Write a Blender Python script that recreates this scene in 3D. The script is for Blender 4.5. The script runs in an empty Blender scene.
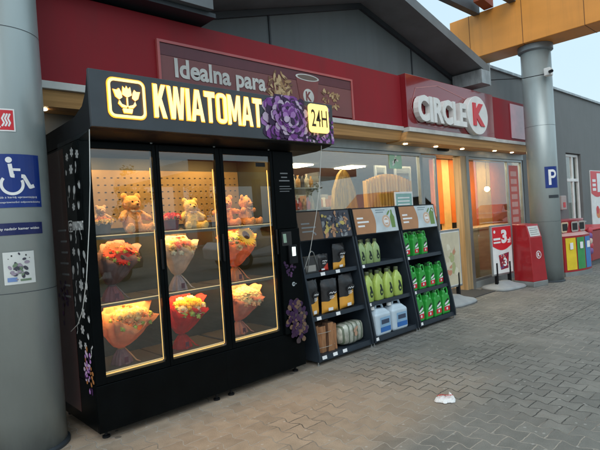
import bpy, math, random
from mathutils import Vector, Matrix, noise
R = math.radians
C = bpy.context.scene.collection
sc = bpy.context.scene
random.seed(11)

# ------------------------------------------------------------------ camera
cam_d = bpy.data.cameras.new('camera'); cam = bpy.data.objects.new('camera', cam_d); C.objects.link(cam)
sc.camera = cam
cam_d.sensor_width = 36; cam_d.lens = 30.0; cam_d.clip_start = .05; cam_d.clip_end = 2000
yaw, pitch, roll = R(46.983), R(-.802), R(-3.837)
fw = Vector((math.cos(yaw)*math.cos(pitch), math.sin(yaw)*math.cos(pitch), math.sin(pitch)))
r0 = Vector((math.sin(yaw), -math.cos(yaw), 0)); u0 = r0.cross(fw)
rt = math.cos(roll)*r0 + math.sin(roll)*u0; up = -math.sin(roll)*r0 + math.cos(roll)*u0
cam.matrix_world = Matrix(((rt.x, up.x, -fw.x, 0), (rt.y, up.y, -fw.y, 0), (rt.z, up.z, -fw.z, 1.6), (0, 0, 0, 1)))

# ------------------------------------------------------------------ sky, sun, exposure
SUN_EL, SUN_AZ = 42, 228          # azimuth measured from +Y clockwise (towards +X)
w = bpy.data.worlds.new('World'); sc.world = w; w.use_nodes = True
nt = w.node_tree; bg = nt.nodes['Background']
sky = nt.nodes.new('ShaderNodeTexSky'); sky.sky_type = 'NISHITA'; sky.sun_disc = False
sky.sun_elevation = R(SUN_EL); sky.sun_rotation = R(SUN_AZ); sky.dust_density = 1.2; sky.air_density = 1.0; sky.ozone_density = 2.0
hs = nt.nodes.new('ShaderNodeHueSaturation'); hs.inputs['Saturation'].default_value = .55
nt.links.new(sky.outputs[0], hs.inputs['Color'])
# thin even cloud over the blue: paler and flatter than the clear sky, a little brighter overhead
wtc = nt.nodes.new('ShaderNodeTexCoord'); wsp = nt.nodes.new('ShaderNodeSeparateXYZ'); nt.links.new(wtc.outputs['Generated'], wsp.inputs[0])
wcn = nt.nodes.new('ShaderNodeTexNoise'); wcn.inputs['Scale'].default_value = 2.5; wcn.inputs['Detail'].default_value = 6; nt.links.new(wtc.outputs['Generated'], wcn.inputs['Vector'])
wmr = nt.nodes.new('ShaderNodeMapRange'); wmr.inputs[1].default_value = 0; wmr.inputs[2].default_value = 1; wmr.inputs[3].default_value = .92; wmr.inputs[4].default_value = 1.7; nt.links.new(wsp.outputs[2], wmr.inputs[0])
wm2 = nt.nodes.new('ShaderNodeMapRange'); wm2.inputs[1].default_value = .3; wm2.inputs[2].default_value = .7; wm2.inputs[3].default_value = .93; wm2.inputs[4].default_value = 1.07; nt.links.new(wcn.outputs['Fac'], wm2.inputs[0])
wmm = nt.nodes.new('ShaderNodeMath'); wmm.operation = 'MULTIPLY'; nt.links.new(wmr.outputs[0], wmm.inputs[0]); nt.links.new(wm2.outputs[0], wmm.inputs[1])
wvm = nt.nodes.new('ShaderNodeVectorMath'); wvm.operation = 'SCALE'; wvm.inputs[0].default_value = (1.66, 2.28, 2.55); nt.links.new(wmm.outputs[0], wvm.inputs['Scale'])
wmx = nt.nodes.new('ShaderNodeMix'); wmx.data_type = 'RGBA'; wmx.inputs[0].default_value = .8; nt.links.new(hs.outputs[0], wmx.inputs[6]); nt.links.new(wvm.outputs[0], wmx.inputs[7]); nt.links.new(wmx.outputs[2], bg.inputs[0]); bg.inputs[1].default_value = .12
sl = bpy.data.lights.new('sun', 'SUN'); so = bpy.data.objects.new('sun', sl); C.objects.link(so)
sl.energy = .42; sl.angle = R(45); sl.color = (1, .95, .9)
so.rotation_euler = Vector((-math.sin(R(SUN_AZ))*math.cos(R(SUN_EL)), -math.cos(R(SUN_AZ))*math.cos(R(SUN_EL)), -math.sin(R(SUN_EL)))).to_track_quat('-Z', 'Y').to_euler()
so.location = (0, 0, 30)
sc.view_settings.view_transform = 'Standard'; sc.view_settings.look = 'None'
sc.view_settings.gamma = 1; sc.view_settings.exposure = 1.36
sc.cycles.max_bounces = 10; sc.cycles.transparent_max_bounces = 16
sc.cycles.use_denoising = True

# ------------------------------------------------------------------ materials
MATS = {}
def pbr(name, col, rough=.5, metal=0., var=.08, scale=6., bump=0., bscale=60., spec=.5, coat=0., col2=None, trans=0., alpha=None, stretch=None, sheen=0.):
    if name in MATS: return MATS[name]
    m = bpy.data.materials.new(name); m.use_nodes = True; MATS[name] = m
    t = m.node_tree; b = t.nodes['Principled BSDF']; L = t.links.new
    b.inputs['Roughness'].default_value = rough; b.inputs['Metallic'].default_value = metal
    b.inputs['Specular IOR Level'].default_value = spec; b.inputs['Coat Weight'].default_value = coat
    b.inputs['Transmission Weight'].default_value = trans; b.inputs['Sheen Weight'].default_value = sheen
    tc = t.nodes.new('ShaderNodeTexCoord'); mp = t.nodes.new('ShaderNodeMapping'); L(tc.outputs['Object'], mp.inputs[0])
    if stretch: mp.inputs['Scale'].default_value = stretch
    n = t.nodes.new('ShaderNodeTexNoise'); n.inputs['Scale'].default_value = scale; n.inputs['Detail'].default_value = 5
    L(mp.outputs[0], n.inputs['Vector'])
    cr = t.nodes.new('ShaderNodeValToRGB'); L(n.outputs['Fac'], cr.inputs[0])
    c1 = [max(0, c*(1-var)) for c in col]; c2 = [min(1, c*(1+var)) for c in (col2 or col)]
    cr.color_ramp.elements[0].position = .32; cr.color_ramp.elements[1].position = .68
    cr.color_ramp.elements[0].color = (*c1, 1); cr.color_ramp.elements[1].color = (*c2, 1)
    L(cr.outputs[0], b.inputs['Base Color'])
    mr = t.nodes.new('ShaderNodeMapRange'); mr.inputs[3].default_value = max(0, rough-.07); mr.inputs[4].default_value = min(1, rough+.1)
    L(n.outputs['Fac'], mr.inputs[0]); L(mr.outputs[0], b.inputs['Roughness'])
    if bump:
        n2 = t.nodes.new('ShaderNodeTexNoise'); n2.inputs['Scale'].default_value = bscale; n2.inputs['Detail'].default_value = 4
        L(mp.outputs[0], n2.inputs['Vector'])
        bp = t.nodes.new('ShaderNodeBump'); bp.inputs['Strength'].default_value = bump; bp.inputs['Distance'].default_value = .01
        L(n2.outputs['Fac'], bp.inputs['Height']); L(bp.outputs[0], b.inputs['Normal'])
    return m
def dirt(m, amt=.35, scale=(1.2, 1.2, .25), nscale=5., lo=.42, hi=.62, col=(.05, .05, .045), low=0.):
    t = m.node_tree; b = t.nodes['Principled BSDF']; L = t.links.new; src = b.inputs['Base Color'].links[0].from_socket
    g = t.nodes.new('ShaderNodeNewGeometry'); mp = t.nodes.new('ShaderNodeMapping'); mp.inputs['Scale'].default_value = scale; L(g.outputs['Position'], mp.inputs[0])
    n = t.nodes.new('ShaderNodeTexNoise'); n.inputs['Scale'].default_value = nscale; n.inputs['Detail'].default_value = 9; n.inputs['Roughness'].default_value = .65; L(mp.outputs[0], n.inputs['Vector'])
    mr = t.nodes.new('ShaderNodeMapRange'); mr.inputs[1].default_value = lo; mr.inputs[2].default_value = hi; mr.inputs[4].default_value = amt; L(n.outputs['Fac'], mr.inputs[0]); fac = mr.outputs[0]
    if low:
        sp = t.nodes.new('ShaderNodeSeparateXYZ'); L(g.outputs['Position'], sp.inputs[0]); r2 = t.nodes.new('ShaderNodeMapRange'); r2.inputs[1].default_value = 0; r2.inputs[2].default_value = low; r2.inputs[3].default_value = .9; r2.inputs[4].default_value = 0; L(sp.outputs[2], r2.inputs[0])
        mm = t.nodes.new('ShaderNodeMath'); mm.operation = 'MULTIPLY'; L(r2.outputs[0], mm.inputs[0]); L(n.outputs['Fac'], mm.inputs[1]); aa = t.nodes.new('ShaderNodeMath'); aa.operation = 'ADD'; aa.use_clamp = True; L(mm.outputs[0], aa.inputs[0]); L(fac, aa.inputs[1]); fac = aa.outputs[0]
    mx = t.nodes.new('ShaderNodeMix'); mx.data_type = 'RGBA'; L(fac, mx.inputs[0]); L(src, mx.inputs[6]); mx.inputs[7].default_value = (*col, 1); L(mx.outputs[2], b.inputs['Base Color']); return m
def emit(name, col, s):
    if name in MATS: return MATS[name]
    m = bpy.data.materials.new(name); m.use_nodes = True; MATS[name] = m
    t = m.node_tree; b = t.nodes['Principled BSDF']
    b.inputs['Base Color'].default_value = (*col, 1); b.inputs['Emission Color'].default_value = (*col, 1); b.inputs['Emission Strength'].default_value = s
    return m
def glass(name, ior=1.6, tint=(1, 1, 1), extra=0., rough=0.0, dirt=0.):
    if name in MATS: return MATS[name]
    m = bpy.data.materials.new(name); m.use_nodes = True; MATS[name] = m
    t = m.node_tree; t.nodes.remove(t.nodes['Principled BSDF']); o = t.nodes['Material Output']; L = t.links.new
    tr = t.nodes.new('ShaderNodeBsdfTransparent'); tr.inputs[0].default_value = (*tint, 1)
    gl = t.nodes.new('ShaderNodeBsdfGlossy'); gl.inputs['Roughness'].default_value = rough
    fr = t.nodes.new('ShaderNodeFresnel'); fr.inputs['IOR'].default_value = ior
    ad = t.nodes.new('ShaderNodeMath'); ad.operation = 'ADD'; ad.use_clamp = True; ad.inputs[1].default_value = extra
    mx = t.nodes.new('ShaderNodeMixShader')
    L(fr.outputs[0], ad.inputs[0])
    ge = t.nodes.new('ShaderNodeNewGeometry'); bf = t.nodes.new('ShaderNodeMath'); bf.operation = 'SUBTRACT'; bf.inputs[0].default_value = 1; L(ge.outputs['Backfacing'], bf.inputs[1])
    mu = t.nodes.new('ShaderNodeMath'); mu.operation = 'MULTIPLY'; L(ad.outputs[0], mu.inputs[0]); L(bf.outputs[0], mu.inputs[1]); L(mu.outputs[0], mx.inputs[0]); L(tr.outputs[0], mx.inputs[1]); L(gl.outputs[0], mx.inputs[2])
    last = mx
    if dirt:
        df = t.nodes.new('ShaderNodeBsdfDiffuse'); df.inputs[0].default_value = (.6, .62, .6, 1)
        nz = t.nodes.new('ShaderNodeTexNoise'); nz.inputs['Scale'].default_value = 5; nz.inputs['Detail'].default_value = 6
        mr = t.nodes.new('ShaderNodeMapRange'); mr.inputs[1].default_value = .45; mr.inputs[2].default_value = .8; mr.inputs[4].default_value = dirt
        tc = t.nodes.new('ShaderNodeTexCoord'); L(tc.outputs['Object'], nz.inputs['Vector'])
        L(nz.outputs['Fac'], mr.inputs[0]); m2 = t.nodes.new('ShaderNodeMixShader'); L(mr.outputs[0], m2.inputs[0]); L(mx.outputs[0], m2.inputs[1]); L(df.outputs[0], m2.inputs[2]); last = m2
    L(last.outputs[0], o.inputs['Surface'])
    return m

def wood(name, ca, cb, rough=.45, sc_=(1, 1, 12), scale=2.):
    if name in MATS: return MATS[name]
    m = pbr(name, ca, rough, var=.15, scale=scale, col2=cb, stretch=sc_, bump=.15, bscale=30)
    return m

# ------------------------------------------------------------------ mesh builder
def V3(p): return Vector(p)
X_, Y_, Z_ = Vector((1, 0, 0)), Vector((0, 1, 0)), Vector((0, 0, 1))
class MB:
    def __init__(s): s.v = []; s.f = []; s.m = []
    def add(s, vs, fs, m=0, fn=None):
        n = len(s.v)
        s.v += [tuple(fn(p) if fn else p) for p in vs]
        for f in fs: s.f.append([i+n for i in f]); s.m.append(m)
        return s
    def box(s, x0, x1, y0, y1, z0, z1, m=0, fn=None):
        vs = [(x, y, z) for z in (z0, z1) for y in (y0, y1) for x in (x0, x1)]
        return s.add(vs, [(0, 2, 3, 1), (4, 5, 7, 6), (0, 1, 5, 4), (2, 6, 7, 3), (0, 4, 6, 2), (1, 3, 7, 5)], m, fn)
    def rbox(s, x0, x1, y0, y1, z0, z1, r=.01, m=0, fn=None, top=True):
        """box with rounded vertical edges and chamfered top and bottom"""
        def ring(z, ins):
            out = []
            for cx, cy, a0 in ((x1-r, y1-r, 0), (x0+r, y1-r, 90), (x0+r, y0+r, 180), (x1-r, y0+r, 270)):
                for k in range(4):
                    a = R(a0+30*k); out.append((cx+(r-ins)*math.cos(a), cy+(r-ins)*math.sin(a), z))
            return out
        b = r*.6
        rings = [ring(z0, b), ring(z0+b, 0), ring(z1-b, 0), ring(z1, b)]
        vs = sum(rings, []); fs = []
        for j in range(3):
            for i in range(16): fs.append((j*16+i, j*16+(i+1) % 16, (j+1)*16+(i+1) % 16, (j+1)*16+i))
        fs.append(tuple(range(15, -1, -1))); fs.append(tuple(48+i for i in range(16)))
        return s.add(vs, fs, m, fn)
    def prism(s, poly, O, U, V, d, m=0):
        """2D outline poly in plane (U,V) at O, thickness d along N=UxV (front at O, back behind)"""
        U, V, O = V3(U), V3(V), V3(O); N = U.cross(V).normalized(); n = len(poly)
        fr = [O+U*a+V*b for a, b in poly]; bk = [p-N*d for p in fr]
        fs = [tuple(range(n)), tuple(range(2*n-1, n-1, -1))]+[(i, i+n, (i+1) % n+n, (i+1) % n) for i in range(n)]
        return s.add(fr+bk, fs, m)
    def flat(s, shape, O, U, V, d=0, m=0):
        U, V, O = V3(U), V3(V), V3(O); N = U.cross(V).normalized()
        return s.add([O+U*p[0]+V*p[1]+N*((p[2] if len(p) > 2 else 0)+d) for p in shape[0]], shape[1], m)
    def tube(s, pts, r, n=8, m=0, cap=True):
        pts = [V3(p) for p in pts]; k = len(pts); rs = r if isinstance(r, (list, tuple)) else [r]*k
        vs = []; prev = None
        for i, p in enumerate(pts):
            d = (pts[min(i+1, k-1)]-pts[max(i-1, 0)]).normalized()
            a = prev-(prev.dot(d))*d if prev else (Z_ if abs(d.z) < .9 else X_).cross(d)
            if a.length < 1e-6: a = X_.cross(d)
            a.normalize(); prev = a; b = d.cross(a)
            vs += [p+rs[i]*(a*math.cos(2*math.pi*j/n)+b*math.sin(2*math.pi*j/n)) for j in range(n)]
        fs = [(i*n+j, i*n+(j+1) % n, (i+1)*n+(j+1) % n, (i+1)*n+j) for i in range(k-1) for j in range(n)]
        if cap: fs += [tuple(range(n-1, -1, -1)), tuple((k-1)*n+j for j in range(n))]
        return s.add(vs, fs, m)
    def lathe(s, prof, c=(0, 0, 0), n=24, m=0, fn=None, cap=True):
        vs = [(c[0]+r*math.cos(2*math.pi*j/n), c[1]+r*math.sin(2*math.pi*j/n), c[2]+z) for r, z in prof for j in range(n)]
        k = len(prof)
        fs = [(i*n+j, i*n+(j+1) % n, (i+1)*n+(j+1) % n, (i+1)*n+j) for i in range(k-1) for j in range(n)]
        if cap: fs += [tuple(range(n-1, -1, -1)), tuple((k-1)*n+j for j in range(n))]
        return s.add(vs, fs, m, fn)
    def ball(s, c, r, n=12, m=0, fn=None):
        rr = r if isinstance(r, (list, tuple)) else (r, r, r)
        vs = []; h = n//2
        for i in range(1, h):
            t = math.pi*i/h
            for j in range(n):
                a = 2*math.pi*j/n; vs.append((c[0]+rr[0]*math.sin(t)*math.cos(a), c[1]+rr[1]*math.sin(t)*math.sin(a), c[2]-rr[2]*math.cos(t)))
        k = len(vs); vs += [(c[0], c[1], c[2]-rr[2]), (c[0], c[1], c[2]+rr[2])]
        fs = [(i*n+j, i*n+(j+1) % n, (i+1)*n+(j+1) % n, (i+1)*n+j) for i in range(h-2) for j in range(n)]
        fs += [(k, (j+1) % n, j) for j in range(n)]+[((h-2)*n+j, (h-2)*n+(j+1) % n, k+1) for j in range(n)]
        return s.add(vs, fs, m, fn)
    def build(s, name, mats, parent=None, smooth=False, bevel=0.):
        me = bpy.data.meshes.new(name)
        off = ORG.get(parent.name, Vector((0, 0, 0))) if parent else Vector((0, 0, 0))
        me.from_pydata([V3(p)-off for p in s.v], [], s.f)
        if not isinstance(mats, (list, tuple)): mats = [mats]
        for m in mats: me.materials.append(m)
        for i, p in enumerate(me.polygons): p.material_index = s.m[i]; p.use_smooth = smooth
        me.update()
        o = bpy.data.objects.new(name, me); C.objects.link(o)
        if parent: o.parent = parent; ORG[o.name] = off
        if bevel:
            b = o.modifiers.new('bevel', 'BEVEL'); b.width = bevel; b.segments = 2; b.limit_method = 'ANGLE'; b.angle_limit = R(40)
        return o
ORG = {}
def tag(o, label=None, cat=None, group=None, kind=None):
    if label: o['label'] = label
    if cat: o['category'] = cat
    if group: o['group'] = group
    if kind: o['kind'] = kind
    return o
def thing(name, label, cat, loc=(0, 0, 0), group=None):
    o = bpy.data.objects.new(name, None); o.empty_display_size = .1; C.objects.link(o); o.location = loc
    ORG[o.name] = Vector(loc); return tag(o, label, cat, group)
KIDS = {}
def copy_tree(o, parent=None):
    c = o.copy(); C.objects.link(c)
    if parent: c.parent = parent
    for ch in list(o.children): copy_tree(ch, c)
    return c
def place(o, loc, rz=0., s=1., rx=0., ry=0.):
    o.location = loc; o.rotation_euler = (rx, ry, rz); o.scale = (s, s, s) if not isinstance(s, tuple) else s
    return o

# 2D shapes
def disc(cx, cy, r, n=24, ry=None): return ([(cx+r*math.cos(2*math.pi*i/n), cy+(ry or r)*math.sin(2*math.pi*i/n)) for i in range(n)], [tuple(range(n))])
def ring(cx, cy, ra, rb, a0=0, a1=360, n=28):
    v = []; f = []
    for i in range(n+1):
        a = R(a0+(a1-a0)*i/n); v += [(cx+ra*math.cos(a), cy+ra*math.sin(a)), (cx+rb*math.cos(a), cy+rb*math.sin(a))]
    for i in range(n): f.append((2*i, 2*i+1, 2*i+3, 2*i+2))
    return v, f
def poly(*p): return list(p), [tuple(range(len(p)))]
def rect(x0, y0, x1, y1): return poly((x0, y0), (x1, y0), (x1, y1), (x0, y1))
def rrect(x0, y0, x1, y1, r, n=5):
    v = []
    for cx, cy, a0 in ((x1-r, y1-r, 0), (x0+r, y1-r, 90), (x0+r, y0+r, 180), (x1-r, y0+r, 270)):
        v += [(cx+r*math.cos(R(a0+90*k/n)), cy+r*math.sin(R(a0+90*k/n))) for k in range(n+1)]
    return v, [tuple(range(len(v)))]
def rframe(x0, y0, x1, y1, r, t):
    a = rrect(x0, y0, x1, y1, r)[0]; b = rrect(x0+t, y0+t, x1-t, y1-t, max(.001, r-t))[0]; n = len(a)
    return a+b, [(i, (i+1) % n, (i+1) % n+n, i+n) for i in range(n)]
def stroke(pts, w):
    v = []; f = []; k = 0
    for (a, b), (c, d) in zip(pts[:-1], pts[1:]):
        L = math.hypot(c-a, d-b) or 1e-6; nx, ny = -(d-b)/L*w/2, (c-a)/L*w/2
        v += [(a+nx, b+ny), (a-nx, b-ny), (c-nx, d-ny), (c+nx, d+ny)]; f.append((k, k+1, k+2, k+3)); k += 4
    for a, b in pts[1:-1]:
        dv, df = disc(a, b, w/2, 10); v += dv; f.append(tuple(k+i for i in range(10))); k += 10
    return v, f
def merge(*sh):
    v = []; f = []
    for a, b in sh:
        n = len(v); v += list(a); f += [tuple(i+n for i in q) for q in b]
    return v, f
def xf(sh, dx=0, dy=0, s=1, rot=0, sy=None):
    c, n = math.cos(R(rot)), math.sin(R(rot)); sy = sy or s
    return [((x*c-y*n)*s+dx, (x*n+y*c)*sy+dy) for x, y in sh[0]], sh[1]
TXT = {}
def text(s, x0, y0, x1, y1=None, bold=0., ex=0.):
    """string as filled mesh fitted to the rectangle (y1 None keeps proportion)"""
    k = (s, bold, ex)
    if k not in TXT:
        cu = bpy.data.curves.new('t', 'FONT'); cu.body = s; cu.size = 1; cu.offset = bold; cu.extrude = ex; cu.resolution_u = 4
        o = bpy.data.objects.new('t', cu); C.objects.link(o)
        bpy.context.view_layer.update()
        me = bpy.data.meshes.new_from_object(o.evaluated_get(bpy.context.evaluated_depsgraph_get()))
        TXT[k] = ([tuple(v.co) for v in me.vertices], [tuple(p.vertices) for p in me.polygons])
        bpy.data.objects.remove(o); bpy.data.meshes.remove(me); bpy.data.curves.remove(cu)
    vs, fs = TXT[k]
    ax, bx = min(v[0] for v in vs), max(v[0] for v in vs); ay, by = min(v[1] for v in vs), max(v[1] for v in vs)
    sx = (x1-x0)/(bx-ax); sy = sx if y1 is None else (y1-y0)/(by-ay)
    return [(x0+(v[0]-ax)*sx, y0+(v[1]-ay)*sy, v[2]) for v in vs], fs

# material palette
black = pbr('black_gloss_panel', (.002, .003, .0035), .3, var=.2, spec=.08)
blackm = pbr('black_matt_steel', (.008, .009, .011), .45, var=.2, spec=.2)
anth = pbr('anthracite_panel', (.045, .053, .062), .3, var=.12, spec=.5)
rackm = pbr('rack_steel', (.02, .028, .038), .4, var=.15, spec=.3)
pillarm = pbr('pillar_grey_paint', (.36, .41, .41), .33, metal=.25, var=.07, scale=3, stretch=(1, 1, .35))
wallm = pbr('grey_cladding', (.145, .152, .152), .6, var=.06, scale=2)
gablem = pbr('gable_cladding', (.13, .15, .157), .55, var=.06, scale=2)
soffm = pbr('roof_soffit', (.16, .175, .185), .5, var=.1, scale=3)
zinc = pbr('zinc_trim', (.42, .46, .48), .4, metal=.4, var=.1)
darktrim = pbr('dark_trim', (.03, .037, .045), .5)
redm = pbr('red_fascia', (.27, .016, .024), .5, var=.05, scale=2, spec=.2)
redd = pbr('red_fascia_dark', (.22, .012, .018), .12, var=.05, scale=2, coat=.8)
whitem = pbr('white_trim', (.62, .61, .58), .45)
woodm = wood('wood_fascia', (.55, .28, .1), (.68, .38, .15), sc_=(.3, 6, 14))
alu = pbr('aluminium', (.36, .38, .38), .35, metal=.7, var=.08)
headm = pbr('header_grey', (.4, .45, .46), .4, metal=.2, var=.06)
orangem = pbr('orange_beam', (.82, .32, .055), .42, var=.06, scale=1.2, stretch=(1, 1, 3))
whitep = pbr('white_paint', (.75, .75, .73), .5)
whitel = pbr('white_print', (.8, .8, .8), .5)
bluep = pbr('blue_sign', (.006, .03, .2), .3, var=.05)
bluedk = pbr('dark_blue_sign', (.006, .012, .09), .35)
redp = pbr('red_print', (.62, .02, .03), .35)
rubber = pbr('rubber', (.02, .02, .02), .8)
shopglass = glass('shop_glass', 1.7, (.9, .93, .92), extra=.22, dirt=.02)
doorglass = glass('fridge_glass', 1.45, (.9, .93, .93), extra=.11, dirt=.0)
acrylic = glass('acrylic', 1.35, (.97, .98, .98), extra=.0)

dirt(pillarm, .12, (1.5, 1.5, .5), 3, .45, .75, low=.3); dirt(wallm, .14, (1, 1, .3), 3); dirt(gablem, .14, (1.5, 1, .12), 3); dirt(redm, .18, (1.5, 1, .2), 3, col=(.12, .03, .03))
dirt(orangem, .2, (1, 2.2, .12), 3, .5, .75, col=(.2, .1, .03)); dirt(whitem, .22, (.8, 1, .5), 3); dirt(zinc, .4, (2, 2, .5), 4); dirt(headm, .2, (1, 1, .3), 3); dirt(soffm, .3, (.6, .6, .6), 2)
# ------------------------------------------------------------------ ground
def paving():
    m = bpy.data.materials.new('block_paving'); m.use_nodes = True; t = m.node_tree; L = t.links.new; b = t.nodes['Principled BSDF']
    N = t.nodes.new
    def math_(op, a, bb=None, c=None):
        n = N('ShaderNodeMath'); n.operation = op
        for i, q in enumerate((a, bb, c)):
            if q is None: continue
            if isinstance(q, (int, float)): n.inputs[i].default_value = q
            else: L(q, n.inputs[i])
        return n.outputs[0]
    g = N('ShaderNodeNewGeometry'); sx = N('ShaderNodeSeparateXYZ'); L(g.outputs['Position'], sx.inputs[0])
    wn = N('ShaderNodeTexNoise'); wn.inputs['Scale'].default_value = 1.3; L(g.outputs['Position'], wn.inputs['Vector'])
    wf_ = N('ShaderNodeTexNoise'); wf_.inputs['Scale'].default_value = 16; wf_.inputs['Detail'].default_value = 3; L(g.outputs['Position'], wf_.inputs['Vector'])
    wob = math_('ADD', math_('MULTIPLY', math_('SUBTRACT', wn.outputs['Fac'], .5), .05), math_('MULTIPLY', math_('SUBTRACT', wf_.outputs['Fac'], .5), .022))
    x = math_('ADD', sx.outputs[0], wob); y = math_('ADD', sx.outputs[1], wob)
    # double-T blocks: flared heads nest into the waists of the next row
    T = math_('MULTIPLY', math_('SUBTRACT', 1, math_('MULTIPLY', math_('PINGPONG', y, .1), 20)), 1.7)
    T = math_('MINIMUM', math_('MAXIMUM', T, -1), 1)
    x2 = math_('SUBTRACT', x, math_('MULTIPLY', math_('MULTIPLY', T, math_('COSINE', math_('MULTIPLY', x, math.pi/.15))), .017))
    y2 = y
    cv = N('ShaderNodeCombineXYZ'); L(y2, cv.inputs[0]); L(x2, cv.inputs[1])
    br = N('ShaderNodeTexBrick'); L(cv.outputs[0], br.inputs['Vector'])
    br.inputs['Scale'].default_value = 1; br.inputs['Brick Width'].default_value = .2; br.inputs['Row Height'].default_value = .15
    br.inputs['Mortar Size'].default_value = .005; br.inputs['Mortar Smooth'].default_value = .35; br.inputs['Bias'].default_value = 0
    br.offset = .5
    br.inputs['Color1'].default_value = (.0, .0, .0, 1); br.inputs['Color2'].default_value = (1, 1, 1, 1); br.inputs['Mortar'].default_value = (.5, .5, .5, 1)
    # block colour
    big = N('ShaderNodeTexNoise'); big.inputs['Scale'].default_value = .55; big.inputs['Detail'].default_value = 6; L(g.outputs['Position'], big.inputs['Vector'])
    cr = N('ShaderNodeValToRGB'); e = cr.color_ramp.elements; e[0].position = .36; e[1].position = .64
    e[0].color = (.182, .177, .158, 1); e[1].color = (.25, .23, .202, 1); L(big.outputs['Fac'], cr.inputs[0])
    fine = N('ShaderNodeTexNoise'); fine.inputs['Scale'].default_value = 140; fine.inputs['Detail'].default_value = 3; L(g.outputs['Position'], fine.inputs['Vector'])
    mid = N('ShaderNodeTexNoise'); mid.inputs['Scale'].default_value = 9; mid.inputs['Detail'].default_value = 8; L(g.outputs['Position'], mid.inputs['Vector'])
    # tan blocks in front of the machine, warmed with painted LED spill; grey-green ones beyond y < 2.15
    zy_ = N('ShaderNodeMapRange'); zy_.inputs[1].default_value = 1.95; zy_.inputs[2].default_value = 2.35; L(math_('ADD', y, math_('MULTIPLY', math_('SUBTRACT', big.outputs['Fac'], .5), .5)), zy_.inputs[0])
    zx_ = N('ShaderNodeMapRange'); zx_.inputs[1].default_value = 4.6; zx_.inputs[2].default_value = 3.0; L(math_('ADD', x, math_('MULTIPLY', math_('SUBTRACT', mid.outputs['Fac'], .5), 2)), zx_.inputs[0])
    tan_spill = math_('MULTIPLY', math_('MULTIPLY', zy_.outputs[0], zx_.outputs[0]), .58)
    mt = N('ShaderNodeMix'); mt.data_type = 'RGBA'; L(tan_spill, mt.inputs[0]); L(cr.outputs[0], mt.inputs[6]); mt.inputs[7].default_value = (.46, .33, .22, 1)
    hsv = N('ShaderNodeHueSaturation'); L(mt.outputs[2], hsv.inputs['Color'])
    bw = N('ShaderNodeRGBToBW'); L(br.outputs['Color'], bw.inputs[0])
    v1 = math_('MULTIPLY_ADD', bw.outputs[0], .22, .8); v2 = math_('MULTIPLY_ADD', fine.outputs['Fac'], .8, .6); v3 = math_('MULTIPLY_ADD', mid.outputs['Fac'], .7, .65)
    L(math_('MULTIPLY', math_('MULTIPLY', v1, v2), v3), hsv.inputs['Value'])
    # joints: dark, with pale sand left in some of them
    jn = N('ShaderNodeTexNoise'); jn.inputs['Scale'].default_value = 1.1; jn.inputs['Detail'].default_value = 4
    of = N('ShaderNodeVectorMath'); of.operation = 'ADD'; of.inputs[1].default_value = (7.3, 2.1, 0); L(g.outputs['Position'], of.inputs[0]); L(of.outputs[0], jn.inputs['Vector'])
    jc = N('ShaderNodeValToRGB'); j = jc.color_ramp.elements; j[0].position = .46; j[1].position = .6
    j[0].color = (.045, .042, .038, 1); j[1].color = (.36, .32, .27, 1); L(math_('ADD', math_('MULTIPLY_ADD', zx_.outputs[0], .18, jn.outputs['Fac']), -.05), jc.inputs[0])
    mx = N('ShaderNodeMix'); mx.data_type = 'RGBA'; cut_ = math_('MULTIPLY', math_('LESS_THAN', math_('ABSOLUTE', math_('SUBTRACT', sx.outputs[1], 2.56)), .009), math_('GREATER_THAN', sx.outputs[0], 4.7)); L(math_('MULTIPLY', math_('MAXIMUM', br.outputs['Fac'], cut_), math_('MINIMUM', math_('MULTIPLY', math_('MAXIMUM', math_('SUBTRACT', wf_.outputs['Fac'], .26), 0), 7), 1)), mx.inputs[0]); L(hsv.outputs[0], mx.inputs[6]); L(jc.outputs[0], mx.inputs[7])
    # pale gum and lime spots, dark oil
    vo = N('ShaderNodeTexVoronoi'); vo.inputs['Scale'].default_value = 3.3; L(g.outputs['Position'], vo.inputs['Vector'])
    dist = math_('ADD', vo.outputs['Distance'], math_('MULTIPLY', math_('SUBTRACT', mid.outputs['Fac'], .5), .09))
    sel = N('ShaderNodeSeparateColor'); L(vo.outputs['Color'], sel.inputs[0])
    spot = math_('MULTIPLY', math_('LESS_THAN', dist, .06), math_('GREATER_THAN', sel.outputs[0], .6))
    m2 = N('ShaderNodeMix'); m2.data_type = 'RGBA'; L(math_('MULTIPLY', spot, .7), m2.inputs[0]); L(mx.outputs[2], m2.inputs[6]); m2.inputs[7].default_value = (.4, .38, .33, 1)
    spd = math_('MULTIPLY', math_('LESS_THAN', dist, .09), math_('LESS_THAN', sel.outputs[0], .16))
    m3 = N('ShaderNodeMix'); m3.data_type = 'RGBA'; L(math_('MULTIPLY', spd, .6), m3.inputs[0]); L(m2.outputs[2], m3.inputs[6]); m3.inputs[7].default_value = (.03, .028, .026, 1)
    vo2 = N('ShaderNodeTexVoronoi'); vo2.inputs['Scale'].default_value = 13; L(g.outputs['Position'], vo2.inputs['Vector'])
    s2 = N('ShaderNodeSeparateColor'); L(vo2.outputs['Color'], s2.inputs[0])
    sp2 = math_('MULTIPLY', math_('LESS_THAN', math_('ADD', vo2.outputs['Distance'], math_('MULTIPLY', math_('SUBTRACT', fine.outputs['Fac'], .5), .2)), .13), math_('GREATER_THAN', s2.outputs[0], .5))
    m4 = N('ShaderNodeMix'); m4.data_type = 'RGBA'; L(math_('MULTIPLY', sp2, .6), m4.inputs[0]); L(m3.outputs[2], m4.inputs[6]); m4.inputs[7].default_value = (.45, .43, .4, 1)
    L(m4.outputs[2], b.inputs['Base Color'])
    mr = N('ShaderNodeMapRange'); mr.inputs[3].default_value = .6; mr.inputs[4].default_value = .88; L(mid.outputs['Fac'], mr.inputs[0]); L(mr.outputs[0], b.inputs['Roughness'])
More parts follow.
